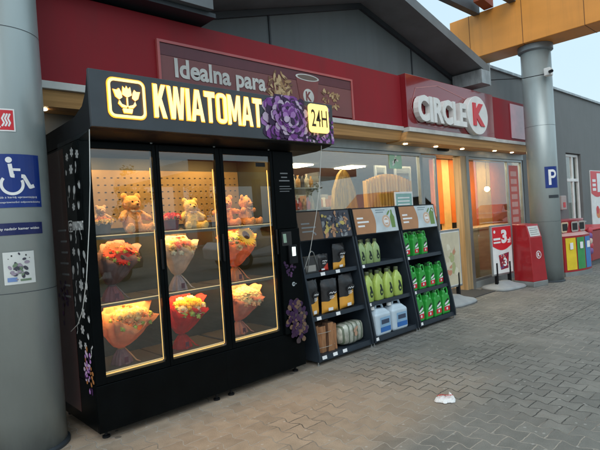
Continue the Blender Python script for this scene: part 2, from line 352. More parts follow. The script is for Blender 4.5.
    h = math_('ADD', math_('MULTIPLY', br.outputs['Fac'], -1), math_('MULTIPLY', fine.outputs['Fac'], .22))
    h2 = math_('ADD', h, math_('MULTIPLY', bw.outputs[0], .25))
    bp = N('ShaderNodeBump'); bp.inputs['Strength'].default_value = .7; bp.inputs['Distance'].default_value = .006; L(h2, bp.inputs['Height']); L(bp.outputs[0], b.inputs['Normal'])
    return m
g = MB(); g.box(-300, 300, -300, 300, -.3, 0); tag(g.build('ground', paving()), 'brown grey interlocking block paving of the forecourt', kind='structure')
shopfloor = pbr('shop_floor_tile', (.42, .33, .22), .25, var=.1)

# ------------------------------------------------------------------ shop building
YF = 4.85
B = thing('shop_building', 'grey petrol station shop with red fascia band, gable and glazed front', 'building', (6, YF, 0))
mb = MB()
# solid wall left of the shop window, lower part
mb.box(-8, 3.62, YF, YF+.2, 0, 2.75)
# right hand grey wall with window opening (x 14.35..15.5, z .98..2.87)
mb.box(11.62, 14.35, YF, YF+.25, 0, 2.75); mb.box(15.5, 40, YF, YF+.25, 0, 2.75)
mb.box(14.35, 15.5, YF, YF+.25, 0, .98); mb.box(11.62, 14.35, YF, YF+.25, 2.75, 2.87); mb.box(15.5, 40, YF, YF+.25, 2.75, 2.87)
mb.box(8.93, 40, YF, YF+.25, 2.87, 4.46)
mb.box(40, 40.2, YF, 20, 0, 4.46); mb.box(-8.2, -8, YF, 20, 0, 4.46); mb.box(-8.2, 40.2, 20, 20.2, 0, 4.46)
mb.build('wall', wallm, B)
mb = MB(); mb.prism([(-8, 2.753), (8.927, 2.753), (8.927, 4.0), (6.05, 4.79), (3.3, 4.0), (-8, 4.0)], (0, YF+.004, 0), X_, Z_, .2)
gw = mb.build('gable_wall', gablem, B)
mb = MB()
for x in (4.22, 7.38): mb.box(x-.012, x+.012, YF-.012, YF+.003, 3.6, 4.79-abs(x-6.05)*.28-.02)
mb.build('panel_joint', darktrim, gw)
# parapet coping on the right
mb = MB(); mb.box(8.98, 40.3, YF-.05, YF+.3, 4.463, 4.52); mb.build('coping', zinc, B)
# gable roof: two slopes overhanging
def zr(x): return 4.80-.28*abs(x-6.05)
mb = MB(); YO = 4.23
for xa, xb in ((2.3, 6.05), (6.05, 8.95)):
    mb.prism([(xa, zr(xa)), (xb, zr(xb)), (xb, zr(xb)+.16), (xa, zr(xa)+.16)], (0, YO, 0), X_, Z_, 14)
mb.build('gable_roof', soffm, B)
mb = MB()
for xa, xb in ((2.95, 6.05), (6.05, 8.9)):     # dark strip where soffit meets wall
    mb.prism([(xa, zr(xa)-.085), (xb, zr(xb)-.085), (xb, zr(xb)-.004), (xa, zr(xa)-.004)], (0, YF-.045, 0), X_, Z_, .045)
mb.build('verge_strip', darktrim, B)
mb = MB(); mb.box(8.62, 8.955, YO-.004, YF-.05, 3.8, 4.045); mb.box(8.93, 8.96, YO-.006, 4.6, 3.79, 4.2)
mb.build('eave_return', zinc, B)
mb = MB(); mb.box(-8, 2.95, YO, 4.8, 3.77, 4.1); mb.build('eave', soffm, B)
mb = MB(); mb.box(-8, 3.02, 4.3, YF, 3.72, 3.765); mb.build('eave_painted_shade', darktrim, B)  # dark sheet under the eave, its colour painting the shade there
mb = MB(); mb.box(-8.2, 40.2, YF+.3, 20, 4.3, 4.42); mb.build('roof', darktrim, B)
# red fascia band
mb = MB(); mb.box(-8, 6.5, 4.5, YF, 2.9, 3.68); fb = mb.build('fascia_band', redm, B, bevel=.004)
mb = MB(); mb.box(6.503, 9.35, 4.4, YF, 2.88, 3.7); mb.build('fascia_box', redd, B, bevel=.006)
mb = MB(); mb.box(9.353, 11.6, 4.5, YF, 2.9, 3.72); mb.build('fascia_band', redm, B, bevel=.004)
mb = MB(); mb.box(10.3, 11.2, 4.485, 4.499, 2.95, 3.66); mb.build('light_panel', pbr('pink_white_print', (.4, .11, .14), .12, var=.25, scale=3, coat=.8), B)
mb = MB(); mb.box(-8, 6.5, 4.48, 4.8, 2.832, 2.897); mb.box(6.503, 9.35, 4.38, 4.8, 2.81, 2.877); mb.box(9.353, 11.6, 4.48, 4.8, 2.832, 2.897)
mb.build('white_trim', whitem, B, bevel=.004)
mb = MB()
for xa, xb, yo, zb, zt in ((-8, 6.5, 4.52, 2.7, 2.83), (6.503, 9.35, 4.42, 2.68, 2.808), (9.353, 11.6, 4.52, 2.7, 2.83)):
    mb.add([(xa, yo, zt), (xb, yo, zt), (xb, yo+.05, zb), (xa, yo+.05, zb), (xa, 4.84, zt), (xb, 4.84, zt), (xb, 4.84, zb), (xa, 4.84, zb)],
           [(0, 3, 2, 1), (3, 7, 6, 2), (0, 4, 7, 3), (1, 2, 6, 5), (0, 1, 5, 4), (4, 5, 6, 7)])
wf = mb.build('wood_fascia', woodm, B)
mb = MB()
for x in [-1+1.2*i for i in range(6)]+[6.8, 7.7, 8.6, 9.9, 10.7]: mb.lathe([(.035, 0), (.035, .008)], (x, 4.68, 2.69 if x < 6.5 or x > 9.35 else 2.67), 14)
mb.build('downlight', emit('downlight', (1, .8, .5), 6), wf)
# header, frames, glass
def frame_bars(x0, x1, z0, z1, t=.05, y0=4.86, y1=4.93, mid=()):
    m_ = MB(); m_.box(x0, x0+t, y0, y1, z0, z1); m_.box(x1-t, x1, y0, y1, z0, z1)
    m_.box(x0+t, x1-t, y0, y1, z0, z0+t); m_.box(x0+t, x1-t, y0, y1, z1-t, z1)
    for q in mid: m_.box(q-t/2, q+t/2, y0+.002, y1-.002, z0+t, z1-t)
    return m_
mb = MB(); mb.box(3.623, 11.617, 4.835, 5.0, 2.575, 2.748); mb.build('header', headm, B, bevel=.004)
for x0, x1, mid, zb in ((3.63, 7.5, (), .12), (9.07, 11.6, (10.87,), .12)):
    wn = frame_bars(x0, x1, zb, 2.573, mid=mid).build('window', alu, B, bevel=.003)
    p_ = MB(); p_.box(x0+.05, x1-.05, 4.89, 4.896, zb+.05, 2.523); p_.build('pane', shopglass, wn)
mb = MB(); mb.box(3.623, 7.5, 4.84, 5.0, 0, .118); mb.box(9.07, 11.617, 4.84, 5.0, 0, .118); mb.build('sill', headm, B)
# sliding doors, standing open
def leaf(x0, x1, y):
    d = frame_bars(x0, x1, .02, 2.56, .045, y, y+.04).build('sliding_door', alu, B, bevel=.003)
    q = MB(); q.box(x0+.045, x1-.045, y+.015, y+.021, .065, 2.515); q.build('pane', shopglass, d)
    q = MB(); q.box(x0+.045, x1-.045, y-.003, y+.005, 1.02, 1.06); q.build('safety_bar', alu, d)
leaf(7.52, 8.0, 4.87); leaf(8.05, 8.42, 6.3); leaf(8.72, 9.3, 6.3)
mb = MB(); mb.box(8.76, 9.065, 4.82, 4.98, 0, 2.573); mb.build('door_jamb', wood('jamb_wood', (.4, .27, .13), (.52, .36, .2), .3, (8, 8, .4)), B, bevel=.005)
mb = MB(); mb.box(8.96, 9.067, 4.812, 4.822, 0, 2.573); mb.build('jamb_trim', alu, B)
mb = MB(); mb.rbox(7.98, 8.34, 4.79, 4.833, 2.64, 2.71, .015); mb.build('door_sensor', black, B)
# window in the right wall
wn = frame_bars(14.37, 15.48, 1.0, 2.85, .07, 4.92, 4.99, mid=(15.02,))
wn.box(14.44, 15.41, 4.915, 4.985, 2.1, 2.18)
wn = wn.build('window', whitep, B, bevel=.004)
p_ = MB(); p_.box(14.44, 15.41, 4.95, 4.956, 1.07, 2.78); p_.build('pane', shopglass, wn)
mb = MB(); mb.box(14.35, 15.5, 4.8, 4.915, .95, .985); mb.build('window_sill', zinc, wn)
mb = MB(); mb.add([(14.4, 5.02, 1.05), (15.0, 5.02, 1.05), (14.75, 5.03, 2.1), (14.4, 5.02, 2.1)], [(0, 1, 2, 3)]); mb.box(15.05, 15.4, 5.02, 5.03, 1.05, 2.8)
mb.build('curtain', pbr('green_curtain', (.12, .2, .12), .8), wn)
mb = MB(); mb.box(14.0, 16, 5.5, 5.6, 0, 3); mb.build('back_wall', darktrim, B)
# interior shell
mb = MB(); mb.box(3.6, 19.9, 5.02, 12, -.05, .012); mb.build('shop_floor', shopfloor, B)
mb = MB(); mb.box(3.5, 20, 5.12, 12, 2.9, 3.0); ceil = mb.build('shop_ceiling', pbr('ceiling', (.4, .4, .4), .7), B)
mb = MB(); mb.box(3.5, 3.6, 5.0, 12, 0, 2.9); mb.box(19.9, 20, 5.12, 12, 0, 2.9); mb.box(3.5, 20, 12, 12.1, 0, 2.9)
mb.build('inner_wall', pbr('inner_wall', (.3, .31, .3), .7), B)
mb = MB()
for i, (x, y) in enumerate([(4.6, 6), (6.2, 6), (4.6, 8), (6.4, 8), (8.2, 6), (10, 6.4), (8.4, 9), (10.4, 9), (12, 6.2), (14, 6.2)]): mb.box(x-.3, x+.3, y-.3, y+.3, 2.87, 2.897)
mb.build('ceiling_light', emit('shop_light', (1, .82, .55), 9), B)
for q in ((14.45, 15.4, 0), (13.0, 13.55, 0), (11.3, 11.72, 1.2), (12.1, 12.5, 1.2)): mb = MB(); mb.box(q[0], q[1], 7.0, 7.1, q[2], 2.88); mb.build('orange_panel', pbr('orange_panel', (.8, .19, .03), .5), B)
for a in ((13.6, 14.4), (15.5, 17.2), (11.73, 12.08)): mb = MB(); mb.box(*a, 7.0, 7.1, 0, 2.88); mb.build('yellow_panel', pbr('yellow_panel', (.8, .5, .17), .5), B)
for a in ((3.8, 5.0), (5.3, 6.3), (6.6, 7.9), (9.4, 11.4)): mb = MB(); mb.box(*a, 5.2, 5.24, 2.86, 2.897); mb.build('strip_light', emit('strip_light', (1, .78, .48), 24), B)
random.seed(17)
for k, a in enumerate(((4.0, 5.2), (5.6, 6.9), (7.2, 8.3))):     # stocked gondolas inside
    gd = thing('shop_shelf', ('left', 'middle', 'right')[k]+' stocked shelf unit deep inside the long shop window', 'shelf', (a[0], 7.6, 0), 'stocked shelf units inside the shop')
    mb = MB(); mb.box(a[0], a[1], 7.9, 7.95, .02, 2.1)
    for z in (.1, .6, 1.0, 1.4, 1.8): mb.box(a[0], a[1], 7.5, 7.9, z-.02, z)
    mb.build('frame', alu, gd)
    for z in (1.0, 1.4, 1.8):
        x = a[0]+.02
        while x < a[1]-.12:
            w_ = random.uniform(.07, .13); mb = MB(); mb.rbox(x, x+w_-.01, 7.55, 7.7, z+.001, z+random.uniform(.14, .26), .01)
            tag(mb.build('product_box', pbr('stock_%d' % random.randrange(6), [(.6, .1, .06), (.7, .5, .1), (.1, .25, .5), (.7, .65, .55), (.15, .4, .15), (.4, .2, .1)][random.randrange(6)], .4)), 'small packaged product on a stocked shelf deep inside the shop', 'product', 'packaged products on the shelves inside'); x += w_
# signs on the building
S = thing('circular_letter_sign', 'raised pale letters reading CIRCLE K on the glossy red fascia box', 'sign', (7.6, 4.4, 3))
side_m = pbr('letter_side', (.32, .33, .33), .4); face_m = pbr('letter_face', (.72, .72, .7), .4)
mb = MB(); mb.flat(text('CIRCLE', 6.64, 2.97, 8.12, 3.38, .04, .045), (0, 4.34, 0), X_, Z_)
mb.build('lettering', face_m, S)
mb = MB(); n = 48
mb.prism([(8.5+.37*math.cos(2*math.pi*i/n), 3.21+.34*math.sin(2*math.pi*i/n)) for i in range(n)], (0, 4.28, 0), X_, Z_, .115)
dk = mb.build('disc', face_m, S, bevel=.006)
mb = MB(); mb.flat(text('K', 8.31, 3.02, 8.72, 3.42, .05, .008), (0, 4.272, 0), X_, Z_); mb.build('letter', redp, dk)
# hexagon line behind the letters, painting the canopy's reflection in the gloss
mb = MB(); mb.flat(stroke([(6.6, 3.2), (6.75, 3.5), (7.4, 3.62), (8.3, 3.5), (8.5, 3.2), (7.5, 2.92), (6.75, 2.95), (6.6, 3.2)], .012), (0, 4.396, 0), X_, Z_)
mb.build('outline', pbr('painted_reflection', (.5, .2, .2), .4), S)

P = thing('banner_sign', 'dull pink banner reading Idealna para with coffee cup and snacks on the red band', 'sign', (3.9, 4.5, 2.9))
mb = MB(); mb.box(2.45, 5.3, 4.478, 4.498, 2.92, 3.3); mb.build('panel', pbr('banner_pink', (.19, .06, .06), .4, var=.1, scale=2), P)
mb = MB(); mb.box(2.45, 5.3, 4.476, 4.498, 3.303, 3.42); mb.build('top_strip', pbr('banner_maroon', (.11, .025, .035), .4), P)
mb = MB()
for a in ((2.42, 2.447, 2.9, 3.45), (5.303, 5.33, 2.9, 3.45)): mb.box(a[0], a[1], 4.465, 4.498, a[2], a[3])
mb.box(2.447, 5.303, 4.465, 4.498, 3.423, 3.45)
mb.build('frame', pbr('frame_red', (.45, .1, .1), .3), P)
mb = MB(); mb.flat(text('Idealna para', 2.6, 3.035, 3.78, 3.29, .03), (0, 4.472, 0), X_, Z_); mb.build('lettering', whitem, P)
# printed picture: twisted pastry, cup, nuts
random.seed(3)
tans = [pbr('pastry_light', (.55, .38, .2), .5), pbr('pastry_mid', (.38, .22, .1), .5), pbr('pastry_dark', (.17, .08, .04), .5)]
mb = MB()
for i in range(70):
    a = random.uniform(0, 6.28); q = random.uniform(0, 1)**.6
    cx, cz = 4.0+.2*q*math.cos(a), 3.17+.17*q*math.sin(a)
    mb.flat(xf(disc(0, 0, .05, 9, .017), cx, cz, random.uniform(.6, 1.2), random.uniform(0, 180)), (0, 4.474-.0001*i, 0), X_, Z_, 0, random.choice((0, 0, 1, 2)))
mb.build('pastry_picture', tans, P)
mb = MB(); mb.flat(poly((4.27, 3.36), (4.34, 2.95), (4.6, 2.95), (4.67, 3.36)), (0, 4.473, 0), X_, Z_, 0, 0)
mb.flat(disc(4.47, 3.355, .205, 24, .042), (0, 4.4715, 0), X_, Z_, 0, 1); mb.flat(disc(4.47, 3.355, .175, 24, .03), (0, 4.470, 0), X_, Z_, 0, 2)
mb.flat(disc(4.47, 3.12, .095, 20), (0, 4.4715, 0), X_, Z_, 0, 1); mb.flat(text('K', 4.42, 3.06, 4.52, 3.18, .04), (0, 4.470, 0), X_, Z_, 0, 0)
mb.build('cup_picture', [pbr('cup_brown', (.2, .05, .05), .4), whitem, pbr('coffee', (.14, .1, .08), .4)], P)
mb = MB()
for i in range(46):
    cx, cz = random.uniform(4.72, 5.05), random.uniform(2.98, 3.25)
    cz = min(cz, 3.27-(cx-4.72)*.25)
    mb.flat(xf(disc(0, 0, .028, 8, .014), cx, cz, 1, random.uniform(0, 180)), (0, 4.474-.0001*i, 0), X_, Z_, 0, random.choice((0, 1, 1, 2)))
mb.build('nuts_picture', tans, P)

# things inside the shop
slat = thing('slat_screen', 'golden brown vertical timber slats behind the long shop window', 'screen', (6.6, 5.4, 0))
for i in range(16):
    x = 6.66+.085*i
    mb = MB(); mb.box(x, x+.055, 5.42, 5.5, .4, 2.16+.12*math.sin(i/15*math.pi)); mb.build('slat', woodg := wood('slat_wood', (.5, .25, .03), (.66, .38, .07), .35, (6, 6, .6)), slat)
mb = MB(); mb.box(6.6, 8.05, 5.4, 5.52, .013, .4); mb.build('base', woodg, slat)
slat2 = thing('curtain_stand', 'tall gold draped stand just inside the window, left of the slats', 'display', (5.55, 5.4, 0))
mb = MB()
vs = []; fs = []; n = 40
for k, (z, wd, dy) in enumerate([(.3, .34, .05), (1.6, .32, .05), (2.0, .26, .04), (2.25, .12, .03), (2.33, .03, .02)]):
    for i in range(n+1): u = i/n*2-1; vs.append((6.06+u*wd, 5.4+.03*math.cos(i*1.9)-dy*(1-u*u), z))
for k in range(4):
    for i in range(n): a = k*(n+1)+i; fs.append((a, a+1, a+n+2, a+n+1))
mb.add(vs, fs); mb.build('drape', pbr('gold_cloth', (.5, .3, .05), .5, var=.3, stretch=(8, 8, .3)), slat2, smooth=True)
mb = MB(); mb.tube([(6.06, 5.44, 0.01), (6.06, 5.44, 2.35)], .015); mb.lathe([(.2, 0.013), (.2, .03), (.02, .04)], (6.06, 5.44, 0)); mb.build('stand', alu, slat2)
cn = thing('counter', 'long pale wooden counter inside the right-hand shop window', 'counter', (10.3, 5.3, 0))
mb = MB(); mb.box(9.1, 11.55, 5.12, 5.6, .013, 1.1); mb.build('front_panel', wood('counter_wood', (.5, .32, .15), (.62, .42, .22), .4, (.6, 4, 5)), cn, bevel=.004)
mb = MB(); mb.box(9.08, 11.57, 5.08, 5.65, 1.103, 1.15); mb.build('countertop', wood('counter_top', (.55, .38, .2), (.62, .44, .25), .3), cn, bevel=.005)
pl = thing('pendant_lamp', 'small lit pendant lamp hanging inside the right-hand shop window', 'lamp', (13.16, 6.5, 2.03))
mb = MB(); mb.ball((13.16, 6.5, 2.05), .07, 16); mb.build('bulb', emit('bulb', (1, .62, .25), 25), pl, smooth=True)
mb = MB(); mb.lathe([(.03, .06), (.035, .1), (.01, .14)], (13.16, 6.5, 2.0), 16); mb.tube([(13.16, 6.5, 2.13), (13.16, 6.5, 2.88)], .005, 6); mb.build('cord', blackm, pl)
# bottle shelf inside left window
bs = thing('bottle_shelf', 'metal shelf full of small bottles inside the window behind the side shield', 'shelf', (4.6, 5.5, 0))
mb = MB()
for z in (.9, 1.3, 1.72, 2.06): mb.box(4.5, 5.62, 5.5, 5.8, z-.02, z)
mb.box(4.5, 4.53, 5.5, 5.8, .02, 2.3); mb.box(5.59, 5.62, 5.5, 5.8, .02, 2.3); mb.build('shelf', alu, bs)
random.seed(5); bm_ = [pbr('amber', (.5, .25, .06), .2), pbr('dark_bottle', (.06, .04, .03), .15), pbr('cream_bottle', (.6, .5, .35), .3), pbr('red_bottle', (.5, .06, .03), .3)]
for z in (1.3, 1.72, 2.06):
    for i in range(11):
        r_ = random.uniform(.03, .038); h = random.uniform(.17, .24); mb = MB()
        mb.lathe([(r_, 0), (r_, h*.6), (r_*.4, h*.8), (r_*.4, h)], (4.6+.092*i, 5.6, z+.001), 12)
        o = mb.build('bottle', random.choice(bm_), smooth=True); tag(o, 'small bottle on the metal shelf inside the shop window', 'bottle', 'bottles on the shelf inside the window')
# notices in window
mb = MB(); mb.box(6.62, 6.95, 4.878, 4.888, 2.3, 2.53, 0); mb.flat(xf(merge(stroke([(0, 0), (.1, .05), (.16, .02)], .03), disc(.1, .12, .03, 12), stroke([(.08, .08), (.06, .0), (.0, -.05)], .03)), 6.69, 2.4), (0, 4.876, 0), X_, Z_, 0, 1)
tag(mb.build('exit_notice', [pbr('pale_green', (.35, .6, .45), .4), whitel]), 'pale green running-figure notice at the top of the long window', 'notice')
mb = MB(); mb.box(6.7, 7.2, 4.878, 4.888, 1.62, 1.92, 0)
mb.box(6.73, 7.17, 4.875, 4.878, 1.65, 1.89, 1)
for i in range(3): mb.box(6.77, 7.1, 4.8735, 4.875, 1.7+.055*i, 1.72+.055*i, 2)
tag(mb.build('window_notice', [whitel, pbr('teal_print', (.25, .45, .42), .4), whitel]), 'pale teal framed notice stuck low on the long window above the racks', 'notice')
# tall red strip on the right-hand window
mb = MB(); mb.box(10.93, 11.4, 4.878, 4.888, .95, 2.45, 0)
for i in range(8): mb.box(11.0, 11.3, 4.875, 4.878, 1.02+.17*i, 1.13+.17*i, 1)
tag(mb.build('window_banner', [pbr('banner_red', (.65, .08, .05), .4), pbr('banner_pinkish', (.75, .35, .3), .4)]), 'tall red advertising strip inside the shop window beside the right pillar', 'poster')

# ------------------------------------------------------------------ canopy and pillars
K = thing('forecourt_canopy', 'orange clad canopy beam above the right pillar with dark steel purlins', 'canopy', (5, 0, 4.7))
mb = MB(); XB0, XB1 = 10.08, 10.75
mb.box(XB0, XB1, -4, 5.6, 4.72, 5.62); bm1 = mb.build('beam', orangem, K, bevel=.01)
mb = MB()
for i in range(8):
    y = 5.15-1.1*i
    mb.box(XB0-.003, XB0+.01, y, y+.012, 4.72, 5.62); mb.box(XB0, XB1, y, y+.012, 4.717, 4.73)
mb.build('panel_joint', pbr('joint_brown', (.2, .08, .02), .6), bm1)
mb = MB()
for y in (4.9, 4.15): mb.prism([(-.9, 5.58), (XB0-.004, 5.58), (XB0-.004, 5.86), (-.9, 5.86)], (0, y, 0), X_, Z_, .14)
mb.build('purlin', pbr('purlin', (.07, .08, .09), .5), K)
mb = MB(); mb.prism([(XB0-.45, 5.68), (XB0-.01, 5.62), (XB0-.01, 5.8), (XB0-.45, 5.8)], (0, 4.6, 0), X_, Z_, .2); mb.build('bracket', pbr('primer_red', (.3, .07, .03), .6), K)
mb = MB(); mb.box(.6, 1.3, -4, 5.2, 5.0, 5.62); mb.build('beam', orangem, K, bevel=.01)

def pillar(cx, cy, h, label, ring_z):
    t = thing('canopy_pillar', label, 'pillar', (cx, cy, 0), 'round steel canopy pillars')
    m_ = MB(); m_.lathe([(.28, .035), (.28, h)], (cx, cy, 0), 64); m_.build('shaft', pillarm, t, smooth=True)
    m_ = MB(); m_.lathe([(.3, 0), (.3, .02), (.283, .035)], (cx, cy, 0), 64); m_.build('base_ring', darktrim, t, smooth=False)
    m_ = MB(); m_.lathe([(.285, ring_z), (.325, ring_z+.03), (.325, h+.0), (.2, h)], (cx, cy, 0), 64); m_.build('collar', pbr('collar_grey', (.2, .22, .23), .4, metal=.3), t)
    m_ = MB(); m_.lathe([(.2815, 1.2), (.2815, 1.204)], (cx, cy, 0), 64, cap=False); m_.lathe([(.2815, 3.1), (.2815, 3.104)], (cx, cy, 0), 64, cap=False); m_.build('seam', darktrim, t)
    return t
PL = (.985, 4.25); PR = (10.5, 4.0)
pillar(*PL, 5.0, 'thick grey pillar at the left edge, carrying the blue wheelchair sign', 4.8)
pillar(*PR, 4.715, 'grey pillar under the orange beam, with a small blue P sign', 4.58)
# pillar signs: wrapped plates
def wrapper(c, a_mid, r=.2825):
    """(u to the right seen from outside, z) -> point on the pillar; a_mid = azimuth degrees of u=0"""
    def fn(p, lift=0.): a = R(a_mid)+p[0]/r; return (c[0]+(r+lift)*math.cos(a), c[1]+(r+lift)*math.sin(a), p[1])
    return fn
def wrap(mb, sh, fn, m=0, lift=0.): mb.add([fn(p, lift) for p in sh[0]], sh[1], m)
def wgrid(mb, u0, u1, z0, z1, fn, m=0, lift=0., n=16):
    vs = [fn((u0+(u1-u0)*i/n, z), lift) for i in range(n+1) for z in (z0, z1)]
    mb.add(vs, [(2*i, 2*i+2, 2*i+3, 2*i+1) for i in range(n)], m)
az = math.degrees(math.atan2(-PL[1], -PL[0]))   # azimuth of the pillar face towards the camera
# wheelchair sign
fn = wrapper(PL, az+10); z0 = 1.81; H = .38; W = .36
mb = MB(); wgrid(mb, -W/2, W/2, z0, z0+H, fn, 0, .0015)
ws = tag(mb.build('wheelchair_sign', bluep), 'large blue wheelchair sign wrapped on the left pillar', 'sign')
wc = merge(disc(-.035, .338, .021, 20), stroke([(-.03, .31), (-.02, .225), (.055, .222), (.095, .145), (.125, .155)], .026), stroke([(-.024, .27), (.035, .268)], .018), ring(-.022, .165, .058, .078, 140, 385, 26))
mb = MB(); wrap(mb, ([(a, z0+b) for a, b in wc[0]], wc[1]), fn, 0, .003); mb.build('pictogram', whitel, ws)
mb = MB(); wrap(mb, [(t := text('dla osób z kartą uprawniającą', -.165, z0+.062, .14, z0+.08))][0], fn, 0, .003)
wrap(mb, text('niepełnosprawności odpowiedzialny', -.17, z0+.028, .165, z0+.046), fn, 0, .003); mb.build('lettering', whitel, ws)
mb = MB(); wgrid(mb, -.18, .17, 1.615, 1.7, fn, 0, .0015); s2 = tag(mb.build('parking_note_sign', bluedk), 'narrow dark blue text strip below the wheelchair sign', 'sign')
mb = MB(); wrap(mb, text('Prosty nadzór kamer wideo', -.17, 1.645, .14, 1.668, .01), fn, 0, .003); mb.build('lettering', whitel, s2)
# fire equipment sign
fn = wrapper(PL, az-11); mb = MB(); wgrid(mb, -.13, .128, 2.35, 2.51, fn, 0, .0015); fs_ = tag(mb.build('fire_sign', whitel), 'red and white fire equipment sign high on the left pillar', 'sign')
mb = MB(); wgrid(mb, -.12, .118, 2.36, 2.5, fn, 0, .003); mb.build('red_field', redp, fs_)
mb = MB()
for k in range(3): wrap(mb, stroke([(.045+.02*k, 2.385), (.06+.018*k, 2.41), (.048+.018*k, 2.44), (.066+.016*k, 2.475)], .011), fn, 0, .0045)
wrap(mb, merge(disc(-.0, 2.43, .035, 18), rect(-.035, 2.38, .03, 2.42), stroke([(.02, 2.40), (.035, 2.375)], .01)), fn, 0, .0045)
mb.build('pictogram', whitel, fs_)
# paper notice
fn = wrapper(PL, az+7); mb = MB(); wgrid(mb, -.1, .1, 1.265, 1.495, fn, 0, .0015); pn = tag(mb.build('paper_notice', pbr('paper', (.6, .62, .6), .6)), 'small white photo notice taped to the left pillar', 'notice')
mb = MB(); random.seed(8)
for i in range(40):
    m_i = random.choice((0, 0, 1, 2)); u, z = random.gauss(0, .028), random.gauss(1.375, .028)
    wrap(mb, xf(disc(0, 0, .016, 8, .01), u, z, random.uniform(.5, 1.3), random.uniform(0, 180)), fn, m_i, .003+.00005*i)
wgrid(mb, -.08, -.02, 1.285, 1.315, fn, 3, .003); wgrid(mb, .0, .07, 1.285, 1.3, fn, 1, .003)
wrap(mb, rect(-.05, 1.462, .05, 1.474), fn, 4, .003); wrap(mb, rect(-.07, 1.445, .07, 1.450), fn, 4, .003)
mb.build('picture', [pbr('print_dark', (.05, .05, .07), .5), pbr('print_green', (.15, .22, .14), .5), pbr('print_mauve', (.3, .25, .32), .5), pbr('print_blue', (.15, .25, .5), .5), pbr('print_black', (.03, .03, .03), .5)], pn)
# P sign on the right pillar
azr = math.degrees(math.atan2(-PR[1], -PR[0]))
fn = wrapper(PR, azr+38); mb = MB(); wgrid(mb, -.15, .12, 1.86, 2.28, fn, 0, .0015); ps = tag(mb.build('parking_sign', bluep), 'small blue square sign with a white letter P on the right pillar', 'sign')
mb = MB(); wrap(mb, merge(rect(-.085, 1.92, -.035, 2.22), rect(-.0348, 2.175, .0, 2.22), rect(-.0348, 2.05, .0, 2.095), ring(.0, 2.135, .04, .085, -90, 90)), fn, 0, .004); mb.build('lettering', whitel, ps)
mb = MB(); wgrid(mb, -.1, .14, 1.66, 1.72, fn, 0, .002); tag(mb.build('small_plate', darktrim), 'thin dark plate under the P sign on the right pillar', 'plate')
# security camera on right pillar
cm = thing('security_camera', 'small white camera unit fixed near the top of the right pillar', 'camera', (10.28, 3.72, 4.02))
mb = MB(); mb.rbox(10.2, 10.34, 3.63, 3.76, 4.02, 4.17, .02); mb.build('housing', whitep, cm)
mb = MB(); mb.tube([(10.2, 3.64, 4.08), (10.14, 3.58, 4.07)], .03, 12); mb.build('lens', blackm, cm)
mb = MB(); mb.tube([(10.22, 3.72, 4.06), (10.05, 4.1, 4.04), (9.9, 4.5, 4.1), (9.85, YF, 4.15)], .008, 6); mb.build('cable', blackm, cm)

# ------------------------------------------------------------------ flower vending machine
XL, XR, YM, YB = 1.38, 3.54, 3.84, 4.78
VM = thing('flower_vending_machine', 'black flower vending machine with three glass doors and lit KWIATOMAT header', 'vending machine', (2.46, YM, 0))
DZ0, DZ1 = .485, 2.235
DX = [(1.46, 1.965), (2.03, 2.58), (2.67, 3.225)]
mb = MB()
mb.box(XL, XR, YM+.02, YB, .07, .44)                        # plinth body
mb.box(XL, XL+.04, YM+.02, YB, .443, 2.3); mb.box(3.25, XR, YM+.02, YB, .443, 2.3)
mb.box(XL+.04, 3.25, YB-.1, YB, .443, 2.3); mb.box(XL+.04, 3.25, YM+.02, YB-.1, 2.25, 2.3)
body = mb.build('body', black, VM, bevel=.006)
mb = MB(); mb.box(XL, XR, YM, YM+.017, .07, .43); mb.build('kick_panel', black, VM, bevel=.004)
mb = MB(); mb.box(2.55, 2.554, YM-.001, YM+.001, .08, .42); mb.build('panel_seam', black, VM)
# interior
inner = pbr('fridge_lining', (.028, .038, .036), .4, metal=.2, var=.15)
mb = MB(); mb.box(XL+.042, 3.248, 4.42, 4.43, .45, 2.25)
mb.box(XL+.042, XL+.05, YM+.05, 4.42, .45, 2.25); mb.box(3.24, 3.248, YM+.05, 4.42, .45, 2.25)
mb.build('lining', inner, VM)
mb = MB(); mb.box(XL+.06, 3.235, 4.405, 4.418, 1.62, 2.14, 0)   # perforated back plate
for i in range(30):
    for k in range(7): mb.flat(disc(XL+.1+i*.061, 1.68+k*.065, .012, 8, .006), (0, 4.403, 0), X_, Z_, 0, 1)
mb.build('perforated_plate', [pbr('plate_metal', (.26, .19, .085), .35, metal=.3), blackm], VM)
mb = MB()
for x in (2.0, 2.63): mb.box(x-.015, x+.015, YM+.05, YM+.09, .45, 2.25)
mb.build('mullion', blackm, VM)
# shelves
shelfm = pbr('shelf_steel', (.2, .19, .16), .3, metal=.6)
for (a, b) in DX:
    for z in (.5, 1.025, 1.555):
        mb = MB(); mb.box(a-.025, b+.025, YM+.06, 4.4, z-.012, z, 0); mb.box(a-.025, b+.025, YM+.052, YM+.06, z-.02, z+.012, 0)
        sh_ = mb.build('shelf', shelfm, VM)
        mb = MB(); mb.box(a+.002, b-.002, YM+.047, YM+.0515, z+.004, z+.011); mb.build('edge_glint', emit('shelf_edge_glint', (1, .72, .36), .16), sh_)  # emissive line painting the reflected glint on the shelf lip
